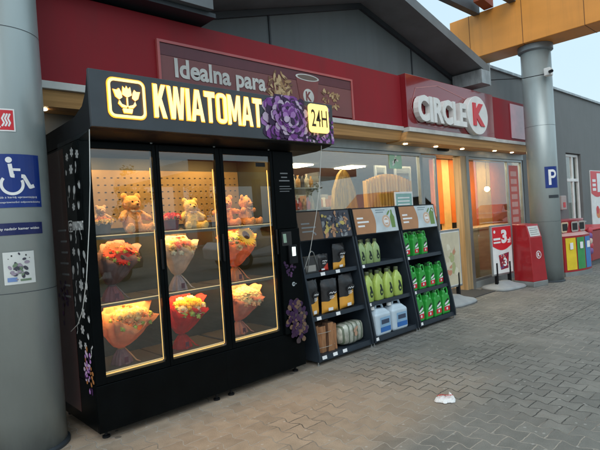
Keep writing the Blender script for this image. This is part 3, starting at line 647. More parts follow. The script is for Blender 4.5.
# LED strips (real lamps of the machine)
led = emit('warm_led', (1, .72, .34), 3)
led2 = emit('warm_led_edge', (1, .6, .18), .38)
ledn = 0
for (a, b) in DX:
    mb = MB()
    for z in (1.012, 1.542, 2.249): mb.box(a+.04, b-.04, YM+.075, YM+.085, z-.005, z-.001)
    mb.build('led_strip', led, VM)
    mb = MB(); mb.box(b-.005, b, YM+.045, YM+.052, DZ0+.01, 2.1); mb.box(a+.01, b-.01, YM+.045, YM+.052, DZ0+.004, DZ0+.014)
    mb.build('edge_light', led2, VM)
    for z in (.99, 1.52, 2.23):
        l = bpy.data.lights.new('led_lamp', 'AREA'); l.shape = 'RECTANGLE'; l.size = .42; l.size_y = .26; l.energy = 2.3; l.color = (1, .52, .15)
        lo = bpy.data.objects.new('led_lamp', l); C.objects.link(lo); lo.location = Vector(((a+b)/2, YM+.22, z-.015))-ORG[VM.name]; lo.parent = VM; lo.rotation_euler = (R(12), 0, 0)
        if z > 2: l.energy = 3.6; lo.location.y -= .08
# doors
for i, (a, b) in enumerate(DX):
    x0 = a-.05 if i else a-.055; x1 = b+.05 if i < 2 else b+.035
    x0 = (XL+.003, 2.0, 2.632)[i]; x1 = (1.996, 2.628, 3.262)[i]
    mb = MB(); mb.box(x0, a, YM, YM+.035, .435, 2.29); mb.box(b, x1, YM, YM+.035, .435, 2.29); mb.box(a, b, YM, YM+.035, .435, DZ0); mb.box(a, b, YM, YM+.035, DZ1, 2.29)
    d = mb.build('door', black, VM, bevel=.003)
    mb = MB(); mb.box(a, b, YM+.012, YM+.018, DZ0, DZ1); mb.build('pane', doorglass, d)
    mb = MB(); mb.rbox(b+.012, b+.03, YM-.02, YM-.001, 1.25, 1.5, .005); mb.build('handle', blackm, d)
    mb = MB(); mb.lathe([(.012, 0), (.012, .012)], (b-.0, YM+.006, 2.295), 10); mb.build('hinge', alu, d)
mb = MB(); mb.box(3.05, 3.17, YM+.008, YM+.0115, 2.13, 2.17); mb.build('sticker', rubber, VM)
# control column
mb = MB(); mb.box(3.265, XR, YM-.004, YM+.016, 1.5, 2.29); mb.box(3.265, XR, YM-.03, YM+.016, .435, 1.497)
cp = mb.build('control_panel', black, VM, bevel=.005)
tm = pbr('grey_print', (.22, .23, .24), .5); mb = MB()
for z, s_, w_ in ((2.06, '', .1), (2.02, '', .08), (1.985, '', .14)): mb.box(3.4-w_/2, 3.4+w_/2, YM-.007, YM-.004, z, z+.012)
for z, w_ in ((1.93, .14), (1.905, .16), (1.88, .13)): mb.box(3.33, 3.33+w_, YM-.006, YM-.004, z, z+.006)
mb.build('printed_lines', tm, cp)
mb = MB(); mb.box(3.29, 3.42, YM-.036, YM-.031, 1.33, 1.47, 0); mb.build('pickup_slot', rubber, cp)
mb = MB(); mb.prism([(3.31, 1.36), (3.35, 1.36), (3.345, 1.45), (3.305, 1.45)], (0, YM-.038, 0), X_, Z_, .003); mb.build('label', pbr('green_label', (.3, .42, .32), .4), cp)
mb = MB(); mb.rbox(3.36, 3.47, YM-.06, YM-.031, 1.14, 1.33, .008); rd = mb.build('card_reader', blackm, cp)
mb = MB(); mb.box(3.395, 3.44, YM-.063, YM-.0605, 1.22, 1.31); mb.build('screen', emit('reader_screen', (.75, .95, .85), .9), rd)
mb = MB(); mb.flat(merge(ring(3.41, .93, .0, .022, n=16), rect(3.4, .925, 3.45, .935)), (0, YM-.032, 0), X_, Z_); mb.build('coin_slot', zinc, cp)
# petals printed on the machine
purples = [pbr('petal_violet', (.2, .045, .27), .5), pbr('petal_lilac', (.38, .18, .46), .5), pbr('petal_dark', (.035, .008, .05), .5), pbr('petal_pale', (.55, .42, .56), .5)]
def petals(mb, cx, cz, rx, rz, n, O, U, V, seed=1, pal=4, dark=0):
    rg = random.Random(seed); k = 0
    for i in range(n):
        q = 1-i/n; a = rg.uniform(0, 6.28); q *= rg.uniform(.75, 1.0)
        s_ = (.35+.25*q)*min(rx, rz)*.62
        sh = xf(([(0, 0), (.55, -.42), (1, -.3), (1.15, 0), (1, .32), (.5, .42)], [(0, 1, 2, 3, 4, 5)]), cx+rx*q*.62*math.cos(a), cz+rz*q*.62*math.sin(a), s_, math.degrees(a)+rg.uniform(-35, 35))
        mb.flat(sh, O, U, V, .0002*i, rg.choices(range(pal), weights=[4, 3, 2+dark*4, 2][:pal])[0])
mb = MB()
petals(mb, 3.42, .55, .18, .34, 130, (0, YM-.0315, 0), X_, Z_, 4, 4, 1.5); mb.build('flower_print', [pbr('print_cream', (.17, .1, .06), .5), pbr('print_ash', (.06, .04, .045), .5), purples[2], pbr('print_plum', (.045, .015, .05), .5)], cp)
mb = MB(); petals(mb, 3.36, 1.1, .11, .1, 22, (0, YM-.0315, 0), X_, Z_, 6, 3, 2); mb.build('flower_print', [pbr('dim_violet', (.05, .012, .06), .5), pbr('dim_violet2', (.09, .03, .1), .5), purples[2]], cp)
# header sign + hood
ZS0, ZS1, YS, XS0, XS1 = 2.345, 2.755, 3.55, 1.375, 3.88
prof = [(3.585, ZS0), (3.585, 2.73), (3.64, 2.6), (3.72, 2.52), (3.9, 2.47), (YB, 2.45), (YB, 2.303), (YM-.02, 2.303), (3.62, 2.33)]
mb = MB(); pass
vs = [(x, y, z) for x in (XS0+.003, XS1-.003) for y, z in prof]; n = len(prof)
mb.add(vs, [tuple(range(n)), tuple(range(2*n-1, n-1, -1))]+[(i, i+n, (i+1) % n+n, (i+1) % n) for i in range(n)])
hood = mb.build('hood', blackm, VM)
mb = MB(); mb.box(XS0, XS1, YS, 3.582, ZS0, ZS1); hd = mb.build('header_sign', anth, VM, bevel=.003)
ls = emit('sign_letter_light', (1, .74, .3), .5); lh = emit('sign_letter_halo', (1, .42, .03), .42)
O = (0, YS-.004, 0)
GL = {'I': [[(0, 0), (1, 0), (1, 1), (0, 1)]],
      'T': [[(0, 1), (0, .82), (.34, .82), (.34, 0), (.66, 0), (.66, .82), (1, .82), (1, 1)]],
      'A': [[(0, 0), (.27, 0), (.32, .2), (.5, .2), (.5, .38), (.37, .38), (.5, .84), (.5, 1), (.33, 1)], [(1, 0), (.67, 1), (.5, 1), (.5, .84), (.63, .38), (.5, .38), (.5, .2), (.68, .2), (.73, 0)]],
      'W': [[(0, 1), (.17, 0), (.4, 0), (.5, .6), (.6, 0), (.83, 0), (1, 1), (.81, 1), (.71, .32), (.6, 1), (.4, 1), (.29, .32), (.19, 1)]],
      'M': [[(0, 0), (.22, 0), (.22, .66), (.42, .12), (.58, .12), (.78, .66), (.78, 0), (1, 0), (1, 1), (.74, 1), (.5, .42), (.26, 1), (0, 1)]],
      'K': [[(0, 0), (.31, 0), (.31, .28), (.41, .42), (.66, 0), (1, 0), (.62, .58), (.98, 1), (.64, 1), (.31, .6), (.31, 1), (0, 1)]]}
def word(x0, x1, z0, z1, y, d, grow, name, mat, parent):
    ws = [('K', .105), ('W', .155), ('I', .033), ('A', .12), ('T', .1), ('O', .108), ('M', .135), ('A', .12), ('T', .1)]; gap = .012
    k = (x1-x0)/(sum(q for _, q in ws)+gap*(len(ws)-1)); x = x0; mb = MB()
    for ch, wd in ws:
        w_ = wd*k; cx, cz = x+w_/2, (z0+z1)/2; ww, hh = w_+grow*2, z1-z0+grow*2
        if ch == 'O':
            v, f = rframe(cx-ww/2, cz-hh/2, cx+ww/2, cz+hh/2, .045*k+grow, .034*k+grow*2); n = len(v); fr = [Vector((p[0], y, p[1])) for p in v]
            mb.add(fr, f)
        else:
            for pg in GL[ch]: mb.prism([(cx+(p[0]-.5)*ww, cz+(p[1]-.5)*hh) for p in pg], (0, y, 0), X_, Z_, d)
        x += w_+gap*k
    return mb.build(name, mat, parent)
word(1.86, 2.925, 2.45, 2.705, YS-.005, .004, .006, 'letter_rim', lh, hd)
word(1.86, 2.925, 2.45, 2.705, YS-.012, .006, -.001, 'lettering', ls, hd)
def emblem(cx, cz, s, m, parent, name='emblem', O=(0, YS-.02, 0), U=X_, V=Z_):
    mb = MB(); mb.flat(rframe(cx-s, cz-s, cx+s, cz+s, s*.35, s*.14), O, U, V)
    def q(p): return poly(*[(cx+a*s, cz+b*s) for a, b in p])
    mb.flat(merge(q([(-.2, .62), (-.26, .2), (0, .05), (.26, .2), (.2, .62), (.08, .5), (0, .66), (-.08, .5)]),      # tulip
        q([(-.72, .42), (-.6, .05), (-.42, -.08), (-.26, .04), (-.3, .3), (-.4, .5), (-.52, .4)]), q([(.72, .42), (.6, .05), (.42, -.08), (.26, .04), (.3, .3), (.4, .5), (.52, .4)]),
        q([(-.04, .04), (.04, .04), (.04, -.42), (-.04, -.42)]), q([(-.05, -.38), (-.3, -.3), (-.42, -.1), (-.48, -.28), (-.3, -.46), (-.05, -.48)]), q([(.05, -.38), (.3, -.3), (.42, -.1), (.48, -.28), (.3, -.46), (.05, -.48)]),
        q([(-.28, -.52), (.28, -.52), (.22, -.74), (-.22, -.74)])), O, U, V)
    return mb.build(name, m, parent)
emblem(1.645, 2.565, .142, ls, hd, O=(0, YS-.012, 0))
emblem(1.645, 2.565, .15, lh, hd, 'emblem_rim', (0, YS-.006, 0))
mb = MB(); petals(mb, 3.23, 2.56, .36, .34, 240, (0, YS-.003, 0), X_, Z_, 9, 4, .9); petals(mb, 3.8, 2.5, .13, .3, 46, (0, YS-.003, 0), X_, Z_, 3); petals(mb, 3.5, 2.4, .4, .13, 60, (0, YS-.003, 0), X_, Z_, 5, 4, 1)
for v in range(len(mb.v)):
    x, y, z = mb.v[v]; mb.v[v] = (min(x, XS1-.004), y-.001, max(min(z, ZS1+.02), ZS0+.002))
mb.build('flower_print', purples, hd)
mb = MB(); mb.prism(rrect(3.49, 2.44, 3.77, 2.725, .04)[0], (0, YS-.045, 0), X_, Z_, .012); bd = mb.build('badge', emit('badge_light', (1, .7, .2), .46), hd)
mb = MB(); mb.flat(text('24H', 3.52, 2.5, 3.745, 2.67, .008), (0, YS-.047, 0), X_, Z_); mb.build('lettering', pbr('badge_ink', (.05, .03, .01), .5), bd)
# side shields
def shield(x, mirror=0):
    pts = [(3.60, 2.33), (3.66, 1.95), (3.735, 1.65), (3.87, 1.24), (4.0, 1.0), (4.12, .88), (4.3, .8), (4.3, 2.33)]
    fr = [(x, y, z) for y, z in pts]; n = len(pts); m_ = MB()
    m_.add(fr+[(x+.006, y, z) for y, z in pts], [tuple(range(n)), tuple(range(2*n-1, n-1, -1))]+[(i, i+n, (i+1) % n+n, (i+1) % n) for i in range(n)])
    s_ = m_.build('side_shield', acrylic, VM)
    m_ = MB(); m_.tube([(x+.003, y-.003, z) for y, z in pts[:-1]], .003, 6); m_.build('polished_edge', pbr('edge_white', (.7, .72, .7), .3), s_)
shield(1.371); shield(3.73)
mb = MB(); mb.box(3.545, 3.73, 4.2, 4.22, 2.25, 2.3); mb.build('shield_bracket', blackm, VM)
# side wrap with icons
SO = (XL-.002, 0, 0); SU = -Y_
mb = MB(); mb.box(XL-.003, XL-.0005, 4.2, YB, .16, 2.28); sw = mb.build('side_wrap', pbr('brown_wrap', (.1, .035, .016), .3, var=.5, scale=1.6, col2=(.05, .018, .02), coat=.2), VM)
mb = MB()
for i in range(7): mb.box(XL-.005, XL-.0032, 4.25, 4.25+random.uniform(.12, .2), 1.62-i*.09, 1.635-i*.09)
mb.build('printed_lines', tm, sw)
mb = MB(); petals(mb, -4.42, 1.05, .14, .35, 26, (XL-.0035, 0, 0), SU, Z_, 12, 3, 3); mb.build('flower_print', [purples[2], pbr('dim_violet3', (.12, .03, .12), .5), purples[2]], sw)
random.seed(21); mb = MB(); icons = []
def icon(k):
    if k == 0: return merge(xf(disc(0, 0, .035, 14, .05)), rect(-.006, -.11, .006, -.04))
    if k == 1: return merge(*[xf(disc(.035, 0, .028, 10, .018), 0, 0, 1, a) for a in range(0, 360, 60)], disc(0, 0, .012, 10))
    if k == 2: return merge(xf(disc(0, .03, .02, 10, .06), 0, 0, 1, 20), xf(disc(0, -.03, .014, 10, .05), 0, 0, 1, -10))
    if k == 3: return merge(poly((-.035, .05), (-.03, -.02), (0, -.05), (.03, -.02), (.035, .05), (.012, .02), (0, .06), (-.012, .02)))
    return stroke([(-.01, -.09), (.015, -.03), (-.01, .03), (.02, .09)], .02)
for row in range(13):
    z = 2.2-row*.125
    if 1.58 < z < 1.72: continue
    for col in range(3):
        y = 3.89+.11*col+(.04 if row % 2 else 0)
        lim = 3.87+.0*row
        mb.flat(xf(icon(random.randrange(5)), -y, z+random.uniform(-.025, .025), random.uniform(.45, .75), random.uniform(-25, 25)), SO, SU, Z_)
mb.build('icons', pbr('icon_print', (.5, .5, .5), .5), VM)
mb = MB(); mb.flat(text('KWIATOMAT', -4.08, 1.62, -3.86, 1.69, .03), SO, SU, Z_); mb.build('side_lettering', whitel, VM)
emblem(-4.14, 1.655, .045, whitel, VM, 'side_emblem', SO, SU)
mb = MB(); petals(mb, -3.97, .52, .12, .27, 50, (XL-.0022, 0, 0), SU, Z_, 13, 4); mb.build('flower_print', [purples[1], purples[3], purples[2], pbr('petal_rust', (.4, .16, .05), .5)], VM)
for x, y in ((1.46, 3.93), (2.46, 3.9), (2.62, 3.9), (3.46, 3.93), (1.46, 4.7), (3.46, 4.7)):
    mb = MB(); mb.lathe([(.03, 0), (.03, .015), (.012, .02), (.012, .072)], (x, y, 0), 12); mb.build('foot', blackm, VM)

# ------------------------------------------------------------------ bouquets and plush bears
def paper(name, col):
    if name in MATS: return MATS[name]
    m = pbr(name, col, .55, var=.16, scale=14, spec=.35, bump=.35, bscale=35); t = m.node_tree; b = t.nodes['Principled BSDF']; o = t.nodes['Material Output']
    tr = t.nodes.new('ShaderNodeBsdfTranslucent'); mx = t.nodes.new('ShaderNodeMixShader'); mx.inputs[0].default_value = .38
    t.links.new(b.inputs['Base Color'].links[0].from_socket, tr.inputs[0]); t.links.new(b.outputs[0], mx.inputs[1]); t.links.new(tr.outputs[0], mx.inputs[2]); t.links.new(mx.outputs[0], o.inputs['Surface']); return m
def flower_mesh(kind):
    mb = MB(); rg = random.Random(kind)
    if kind == 'rose':
        for k in range(4):
            r_ = .034-.007*k
            for j in range(5):
                a = j*1.257+k*.6
                mb.add([(r_*.35*math.cos(a), r_*.35*math.sin(a), .004), (r_*math.cos(a-.55), r_*math.sin(a-.55), .012+.007*k), (r_*1.08*math.cos(a), r_*1.08*math.sin(a), .019+.006*k), (r_*math.cos(a+.55), r_*math.sin(a+.55), .012+.007*k)], [(0, 1, 2, 3)])
        mb.ball((0, 0, .02), (.011, .011, .016), 8)
    elif kind == 'gerbera':
        for k in range(2):
            for j in range(14):
                a = j*math.pi/7+k*.22; L_ = .052-.008*k; c, s_ = math.cos(a), math.sin(a)
                def P_(r_, t): return (r_*c-t*s_, r_*s_+t*c, .008+.006*k+.1*r_)
                mb.add([P_(.008, -.004), P_(L_*.7, -.009), P_(L_, 0), P_(L_*.7, .009), P_(.008, .004)], [(0, 1, 2, 3, 4)])
        mb.ball((0, 0, .014), (.014, .014, .008), 10, 1)
    elif kind == 'small':
        mb.ball((0, 0, .01), (.016, .016, .012), 8)
        for j in range(5): a = j*1.257; mb.ball((.014*math.cos(a), .014*math.sin(a), .008), (.009, .009, .006), 6)
    elif kind == 'sun':
        for k in range(2):
            for j in range(18):
                a = j*math.pi/9+k*.17; L_ = .075-.006*k; c, s_ = math.cos(a), math.sin(a)
                def P_(r_, t): return (r_*c-t*s_, r_*s_+t*c, .006+.005*k+.12*r_)
                mb.add([P_(.02, -.006), P_(L_*.65, -.01), P_(L_, 0), P_(L_*.65, .01), P_(.02, .006)], [(0, 1, 2, 3, 4)])
        mb.ball((0, 0, .012), (.028, .028, .01), 14, 1)
    return mb
FM = {}
def flower(kind, mats, parent, loc, nrm, s=1.):
    key = (kind, mats[0].name)
    if key not in FM: o = flower_mesh(kind).build('flower', mats, None, smooth=(kind in ('small',))); FM[key] = o
    else: o = FM[key].copy(); C.objects.link(o)
    o.parent = parent; o.location = loc; q = Vector(nrm).to_track_quat('Z', 'Y'); o.rotation_euler = q.to_euler(); o.scale = (s, s, s); return o
green = pbr('leaf_green', (.1, .2, .035), .5, var=.3)
def bouquet(label, x, y, z, wrapc, flowers, h=.4, w=.16, lean=(.04, -.06), seed=1, base=None, ribbon=None, group='wrapped bouquets in the vending machine'):
    """flowers: list of (kind, [mats], count, scale)"""
    w *= 1.12; h *= 1.07; lean = (lean[0]+.02, lean[1]); rg = random.Random(seed); t = thing('bouquet', label, 'bouquet', (0, 0, 0), group)
    tie = h*.27; n = 96
    def wrap_mesh(r_top, zt, ph, amp, back):
        mb = MB(); vs = []; ks = 14
        for k in range(ks):
            f = k/(ks-1); r_ = .026+(r_top-.026)*f**.62
            for j in range(n):
                a = 2*math.pi*j/n; tri = lambda q: abs((q/math.pi) % 2-1)*2-1
                ru = 1+amp*f*(.75*tri(5*a+ph)+.45*tri(9*a+ph*2)+.3*tri(17*a+ph*3)+.9*noise.noise(Vector((math.cos(a)*2+seed, math.sin(a)*2, f*3))))+.05*noise.noise(Vector((a*5, f*9, seed)))
                bk = .5+.5*math.sin(a)        # +Y is back, taller
                zz = tie+(zt-tie)*f*(1-back*.62+back*.9*bk+.12*tri(4*a+ph))+.01*f*math.sin(7*a+ph)
                vs.append((r_*ru*math.cos(a)+lean[0]*f, r_*ru*math.sin(a)*.8+lean[1]*f, zz))
        fs = [(k*n+j, k*n+(j+1) % n, (k+1)*n+(j+1) % n, (k+1)*n+j) for k in range(ks-1) for j in range(n)]
        mb.add(vs, fs); return mb
    wp = wrap_mesh(w, h*.88, seed, .16, .5).build('wrap', wrapc, t, smooth=True)
    wrap_mesh(w*.86, h*.95, seed+2, .2, .6).build('wrap', wrapc, t, smooth=True)
    # skirt below the tie
    mb = MB(); vs = []; ks = 6; br = .066
    for k in range(ks):
        f = k/(ks-1)
        for j in range(n):
            a = 2*math.pi*j/n; r_ = (br+.012)*(1-f)+.02*f+.012*math.sin(math.pi*f); ru = 1+.12*(1-f*.5)*math.sin(6*a+seed)+.08*math.sin(11*a)
            vs.append((r_*ru*math.cos(a), r_*ru*math.sin(a), .002+tie*f))
    mb.add(vs, [(k*n+j, k*n+(j+1) % n, (k+1)*n+(j+1) % n, (k+1)*n+j) for k in range(ks-1) for j in range(n)])
    mb.build('skirt', base or wrapc, t, smooth=True)
    mb = MB(); mb.lathe([(.026, tie-.015), (.03, tie), (.026, tie+.015)], (0, 0, 0), 20)
    rb = [(.02, -.03, tie), (.05, -.06, tie-.05), (.09, -.08, .02), (.12, -.09, .005)]
    mb.tube(rb, [.004, .006, .006, .004], 6); mb.build('ribbon', ribbon or wrapc, t, smooth=True)
    mb = MB(); mb.flat(rect(-.015, .02, .02, .065), (0, -br-.02, 0), X_, Z_, 0, 0); mb.build('price_tag', pbr('tag_dark', (.12, .02, .04), .4), t)
    # foliage dome and blooms
    cz = h*.76; dr = w*.8
    mb = MB()
    for i in range(120):
        a = rg.uniform(0, 6.28); q = rg.uniform(0, 1)**.5; p0 = Vector((lean[0]+dr*q*math.cos(a), lean[1]+dr*q*math.sin(a)*.75, cz-.03+.06*(1-q*q)))
        d = Vector((rg.uniform(-1, 1), rg.uniform(-1, .4), rg.uniform(.2, 1))).normalized()*rg.uniform(.025, .05); s_ = d.cross(Vector((rg.random(), rg.random(), rg.random()))).normalized()*.009
        mb.add([p0, p0+d*.5+s_, p0+d, p0+d*.5-s_], [(0, 1, 2, 3)])
    mb.build('leaves', green, t)
    tot = sum(f[2] for f in flowers); i = 0
    for kind, mats, cnt, s_ in flowers:
        for _ in range(cnt):
            q = math.sqrt((i+.5)/tot); a = i*2.4+seed; i += 1
            if kind == 'sun': flower(kind, mats, t, (lean[0], lean[1]-.11, cz+.05), (.15, -.85, .5), s_*1.25); continue
            nrm = Vector((q*math.cos(a)*.7+.1, q*math.sin(a)*.6-.75, .75))
            flower(kind, mats, t, (lean[0]+dr*q*math.cos(a), lean[1]-.045+dr*q*math.sin(a)*.6, cz+.03*(1-q*q)+.075*math.sin(a)*q), nrm, s_*1.22*rg.uniform(.85, 1.1))
    place(t, (x, y, z)); return t
cmat = {k: paper('petal_'+k, v) for k, v in dict(red=(.75, .05, .03), yellow=(.85, .6, .08), cream=(.8, .65, .35), white=(.8, .76, .6), pink=(.8, .35, .3), peach=(.85, .45, .22), orange=(.85, .25, .04), lime=(.5, .6, .12)).items()}
brownc = paper('flower_heart', (.12, .05, .02))
YI = 4.06
bouquet('peach paper bouquet filling the bottom compartment of the left door', 1.68, YI, .502, paper('wrap_peach', (.72, .36, .2)), [('rose', [cmat['cream']], 9, 1.2), ('rose', [cmat['peach']], 5, 1.1), ('small', [cmat['lime']], 12, 1)], .45, .2, (.04, -.05), 3, paper('skirt_dusk', (.35, .18, .2)), paper('ribbon_peach', (.75, .4, .2)))
bouquet('red gerbera and lime bouquet in the middle compartment of the left door', 1.64, YI, 1.027, paper('wrap_mauve', (.3, .2, .2)), [('rose', [cmat['lime']], 3, 1.0), ('gerbera', [cmat['red'], brownc], 5, 1.25), ('small', [cmat['lime']], 10, .9)], .44, .15, (.04, -.06), 5, paper('skirt_rose', (.4, .12, .15)))
bouquet('white paper bouquet leaning in the middle compartment of the centre door', 2.24, YI, 1.027, paper('wrap_white', (.66, .58, .52)), [('rose', [cmat['pink']], 6, 1), ('rose', [cmat['cream']], 5, 1), ('small', [cmat['white']], 8, 1)], .47, .15, (-.02, -.05), 7, paper('skirt_lilac', (.5, .42, .46)))
bouquet('red paper bouquet of yellow flowers at the bottom of the centre door', 2.24, YI, .502, paper('wrap_red', (.6, .03, .025)), [('rose', [cmat['yellow']], 8, 1.1), ('rose', [cmat['white']], 5, 1), ('small', [cmat['lime']], 10, 1.1)], .44, .17, (.03, -.05), 11)
bouquet('sunflower bouquet in peach paper in the middle of the right door', 2.87, YI, 1.027, paper('wrap_orange', (.78, .33, .15)), [('sun', [cmat['yellow'], brownc], 1, 1.35), ('small', [cmat['lime']], 9, 1), ('rose', [cmat['cream']], 4, .9)], .47, .17, (0, -.06), 13)
bouquet('pink paper bouquet of tiny cream blooms at the bottom of the right door', 2.87, YI, .502, paper('wrap_pink', (.68, .3, .22)), [('small', [cmat['cream']], 40, 1.2), ('small', [cmat['peach']], 12, 1.1)], .44, .18, (.04, -.05), 17)
def teddy(label, x, y, z, col, s=1., rz=0., sit=True, arms=.3):
    t = thing('teddy_bear', label, 'plush bear', (0, 0, 0), 'plush bears in the vending machine')
    mb = MB()
    B_ = mb.ball
    B_((0, 0, .085), (.072, .062, .088), 16); B_((0, -.005, .215), (.066, .058, .058), 16)
    B_((0, -.055, .2), (.03, .026, .024), 12)
    for sx in (-1, 1):
        B_((sx*.052, 0, .265), (.026, .014, .026), 12)
        for k in range(5): f = k/4; B_((sx*(.06+.045*f), -.01-.03*f, .145-.05*f+arms*.05*f), .027-.003*f, 10)
        for k in range(5): f = k/4; B_((sx*(.045+.035*f), -.03-.075*f, .035), .035-.003*f, 10)
        B_((sx*.085, -.115, .042), (.03, .022, .038), 12)
    me = bpy.data.meshes.new('bear'); me.from_pydata(mb.v, [], mb.f); o = bpy.data.objects.new('bear', me); C.objects.link(o)
    rm = o.modifiers.new('r', 'REMESH'); rm.mode = 'VOXEL'; rm.voxel_size = .0065
    sm = o.modifiers.new('s', 'SMOOTH'); sm.iterations = 4
    tex = bpy.data.textures.new('fur', 'CLOUDS'); tex.noise_scale = .012
    dm = o.modifiers.new('d', 'DISPLACE'); dm.texture = tex; dm.strength = .011; dm.texture_coords = 'LOCAL'
    bpy.context.view_layer.update(); me2 = bpy.data.meshes.new_from_object(o.evaluated_get(bpy.context.evaluated_depsgraph_get()))
    bpy.data.objects.remove(o); bd_ = bpy.data.objects.new('body', me2); C.objects.link(bd_); bd_.parent = t
    me2.materials.clear(); me2.materials.append(col)
    for p in me2.polygons: p.use_smooth = True
    for sx in (-1, 1): m_ = MB(); m_.ball((sx*.023, -.056, .226), .0065, 8); m_.build('eye', blackm, t, smooth=True)
    m_ = MB(); m_.ball((0, -.083, .207), (.01, .007, .007), 8); m_.build('nose', brownc, t, smooth=True)
    m_ = MB(); m_.tube([(-.035, -.045, .165), (0, -.058, .158), (.035, -.045, .165)], .006, 6)
    for sx in (-1, 1): m_.ball((sx*.02, -.063, .158), (.017, .006, .011), 8)
    m_.build('bow', paper('bow_cream', (.75, .6, .45)), t, smooth=True)
    place(t, (x, y, z), rz, s); return t
fur = lambda n_, c: pbr(n_, c, .9, var=.12, scale=30, bump=.8, bscale=220, sheen=.4, spec=.1)
teddy('large honey coloured teddy at the top of the left door', 1.84, 4.03, 1.557, fur('fur_honey', (.78, .38, .12)), 1.2, R(8))
teddy('tiny cream teddy sitting in a flower basket at the top of the left door', 1.59, 4.05, 1.64, fur('fur_cream', (.75, .5, .28)), .6, R(0))
teddy('pale yellow teddy at the top of the centre door', 2.4, 4.03, 1.557, fur('fur_yellow', (.8, .55, .14)), 1.02, R(-4))
teddy('light tan teddy turned sideways at the top of the right door', 3.03, 4.04, 1.557, fur('fur_tan', (.75, .33, .1)), 1.08, R(28), arms=1)
teddy('orange teddy at the left end of the top shelf behind the right door', 2.83, 4.1, 1.557, fur('fur_orange', (.8, .28, .07)), 1.1, R(-20), arms=.8)
def basket(label, x, y, z, flowers, col, seed):
    t = thing('flower_box', label, 'flower box', (0, 0, 0), 'small flower boxes in the vending machine'); rg = random.Random(seed)
    mb = MB(); mb.lathe([(.055, .002), (.07, .1), (.064, .1), (.05, .01)], (0, 0, 0), 28); mb.build('box', col, t, smooth=False)
    mb = MB()
    for i in range(60):
        a = rg.uniform(0, 6.28); q = rg.uniform(.1, 1); p0 = Vector((.08*q*math.cos(a), .08*q*math.sin(a), .1)); d = Vector((math.cos(a)*.5, math.sin(a)*.5, 1)).normalized()*.04; s_ = d.cross(Y_).normalized()*.008
        mb.add([p0, p0+d*.5+s_, p0+d, p0+d*.5-s_], [(0, 1, 2, 3)])
    mb.build('leaves', green, t)
    i = 0
    for kind, mats, cnt, s_ in flowers:
        for _ in range(cnt):
            a = i*2.4; q = math.sqrt((i+.5)/sum(f[2] for f in flowers)); i += 1
            flower(kind, mats, t, (.085*q*math.cos(a), .075*q*math.sin(a)-.01, .125-.02*q+rg.uniform(0, .02)), (q*math.cos(a)*.7, q*math.sin(a)*.6-.6, .7), s_)
    place(t, (x, y, z)); return t
basket('flower box of peach blooms under the tiny teddy, top of the left door', 1.585, 4.03, 1.557, [('rose', [cmat['peach']], 6, .9), ('small', [cmat['yellow']], 8, 1), ('rose', [cmat['cream']], 4, .8)], paper('box_grey', (.2, .16, .14)), 1)
basket('dark flower box of red blooms beside the pale yellow teddy', 2.2, 4.03, 1.557, [('rose', [cmat['red']], 9, 1), ('small', [cmat['pink']], 6, 1)], paper('box_wine', (.2, .03, .06)), 2)

# ------------------------------------------------------------------ display racks
RW = .925
def yl(z): return .27*z/1.68        # lean of the front edge
def make_rack():
    t = thing('display_rack', 'rack', 'display rack', (0, 0, 0), 'dark steel display racks in front of the shop window')
    prof = [(0, .04), (0, .12), (.27, 1.68), (.31, 1.68), (.60, 1.55), (.60, .04)]; n = len(prof)
    for x in (0, RW-.025):
        mb = MB(); mb.add([(xx, y, z) for xx in (x, x+.025) for y, z in prof], [tuple(range(n)), tuple(range(2*n-1, n-1, -1))]+[(i, i+n, (i+1) % n+n, (i+1) % n) for i in range(n)])
        mb.build('side_panel', rackm, t, bevel=.002)
    mb = MB(); mb.box(.026, RW-.026, .585, .6, .05, 1.5); mb.build('back_panel', rackm, t)
    for z in (.085, .5, .965):
        y0 = yl(z)+.004; mb = MB(); mb.box(.026, RW-.026, y0+.012, .584, z-.02, z)
        mb.add([(.026, y0-.002, z-.035), (RW-.026, y0-.002, z-.035), (RW-.026, y0+.008, z+.012), (.026, y0+.008, z+.012), (.026, y0+.012, z-.035), (RW-.026, y0+.012, z-.035), (RW-.026, y0+.014, z+.012), (.026, y0+.014, z+.012)],
               [(0, 1, 2, 3), (4, 7, 6, 5), (0, 4, 5, 1), (3, 2, 6, 7), (0, 3, 7, 4), (1, 5, 6, 2)])
        mb.build('shelf', rackm, t)
    mb = MB(); mb.box(.026, RW-.026, .01, .02, .04, .05); mb.build('kick_rail', rackm, t)
    for x in (.012, RW-.012):
        for y in (.03, .57): mb = MB(); mb.lathe([(.016, 0), (.016, .012), (.006, .014), (.006, .045)], (x, y, 0), 10); mb.build('foot', alu, t)
    # tilted header board backing
    mb = MB(); mb.prism([(.012, 0), (RW-.012, 0), (RW-.012, .345), (.012, .345)], (0, yl(1.335)-.012, 1.335), X_, Vector((0, .27/1.68, 1)).normalized(), .02)
    mb.build('header_board', blackm, t)
    return t
RX = (3.71, 4.665, 5.62); RY = 3.815
rack0 = make_rack(); racks = [rack0, copy_tree(rack0), copy_tree(rack0)]
racks[0]['label'] = 'rack with dark leaf-pattern header holding charcoal bags and firewood'
racks[1]['label'] = 'middle rack with yellow-green bottles and two white canisters'
racks[2]['label'] = 'rack at the far right end, filled with bright green handled jugs'
for r_, x in zip(racks, RX): place(r_, (x, RY, 0))
HV = Vector((0, .27/1.68, 1)).normalized()
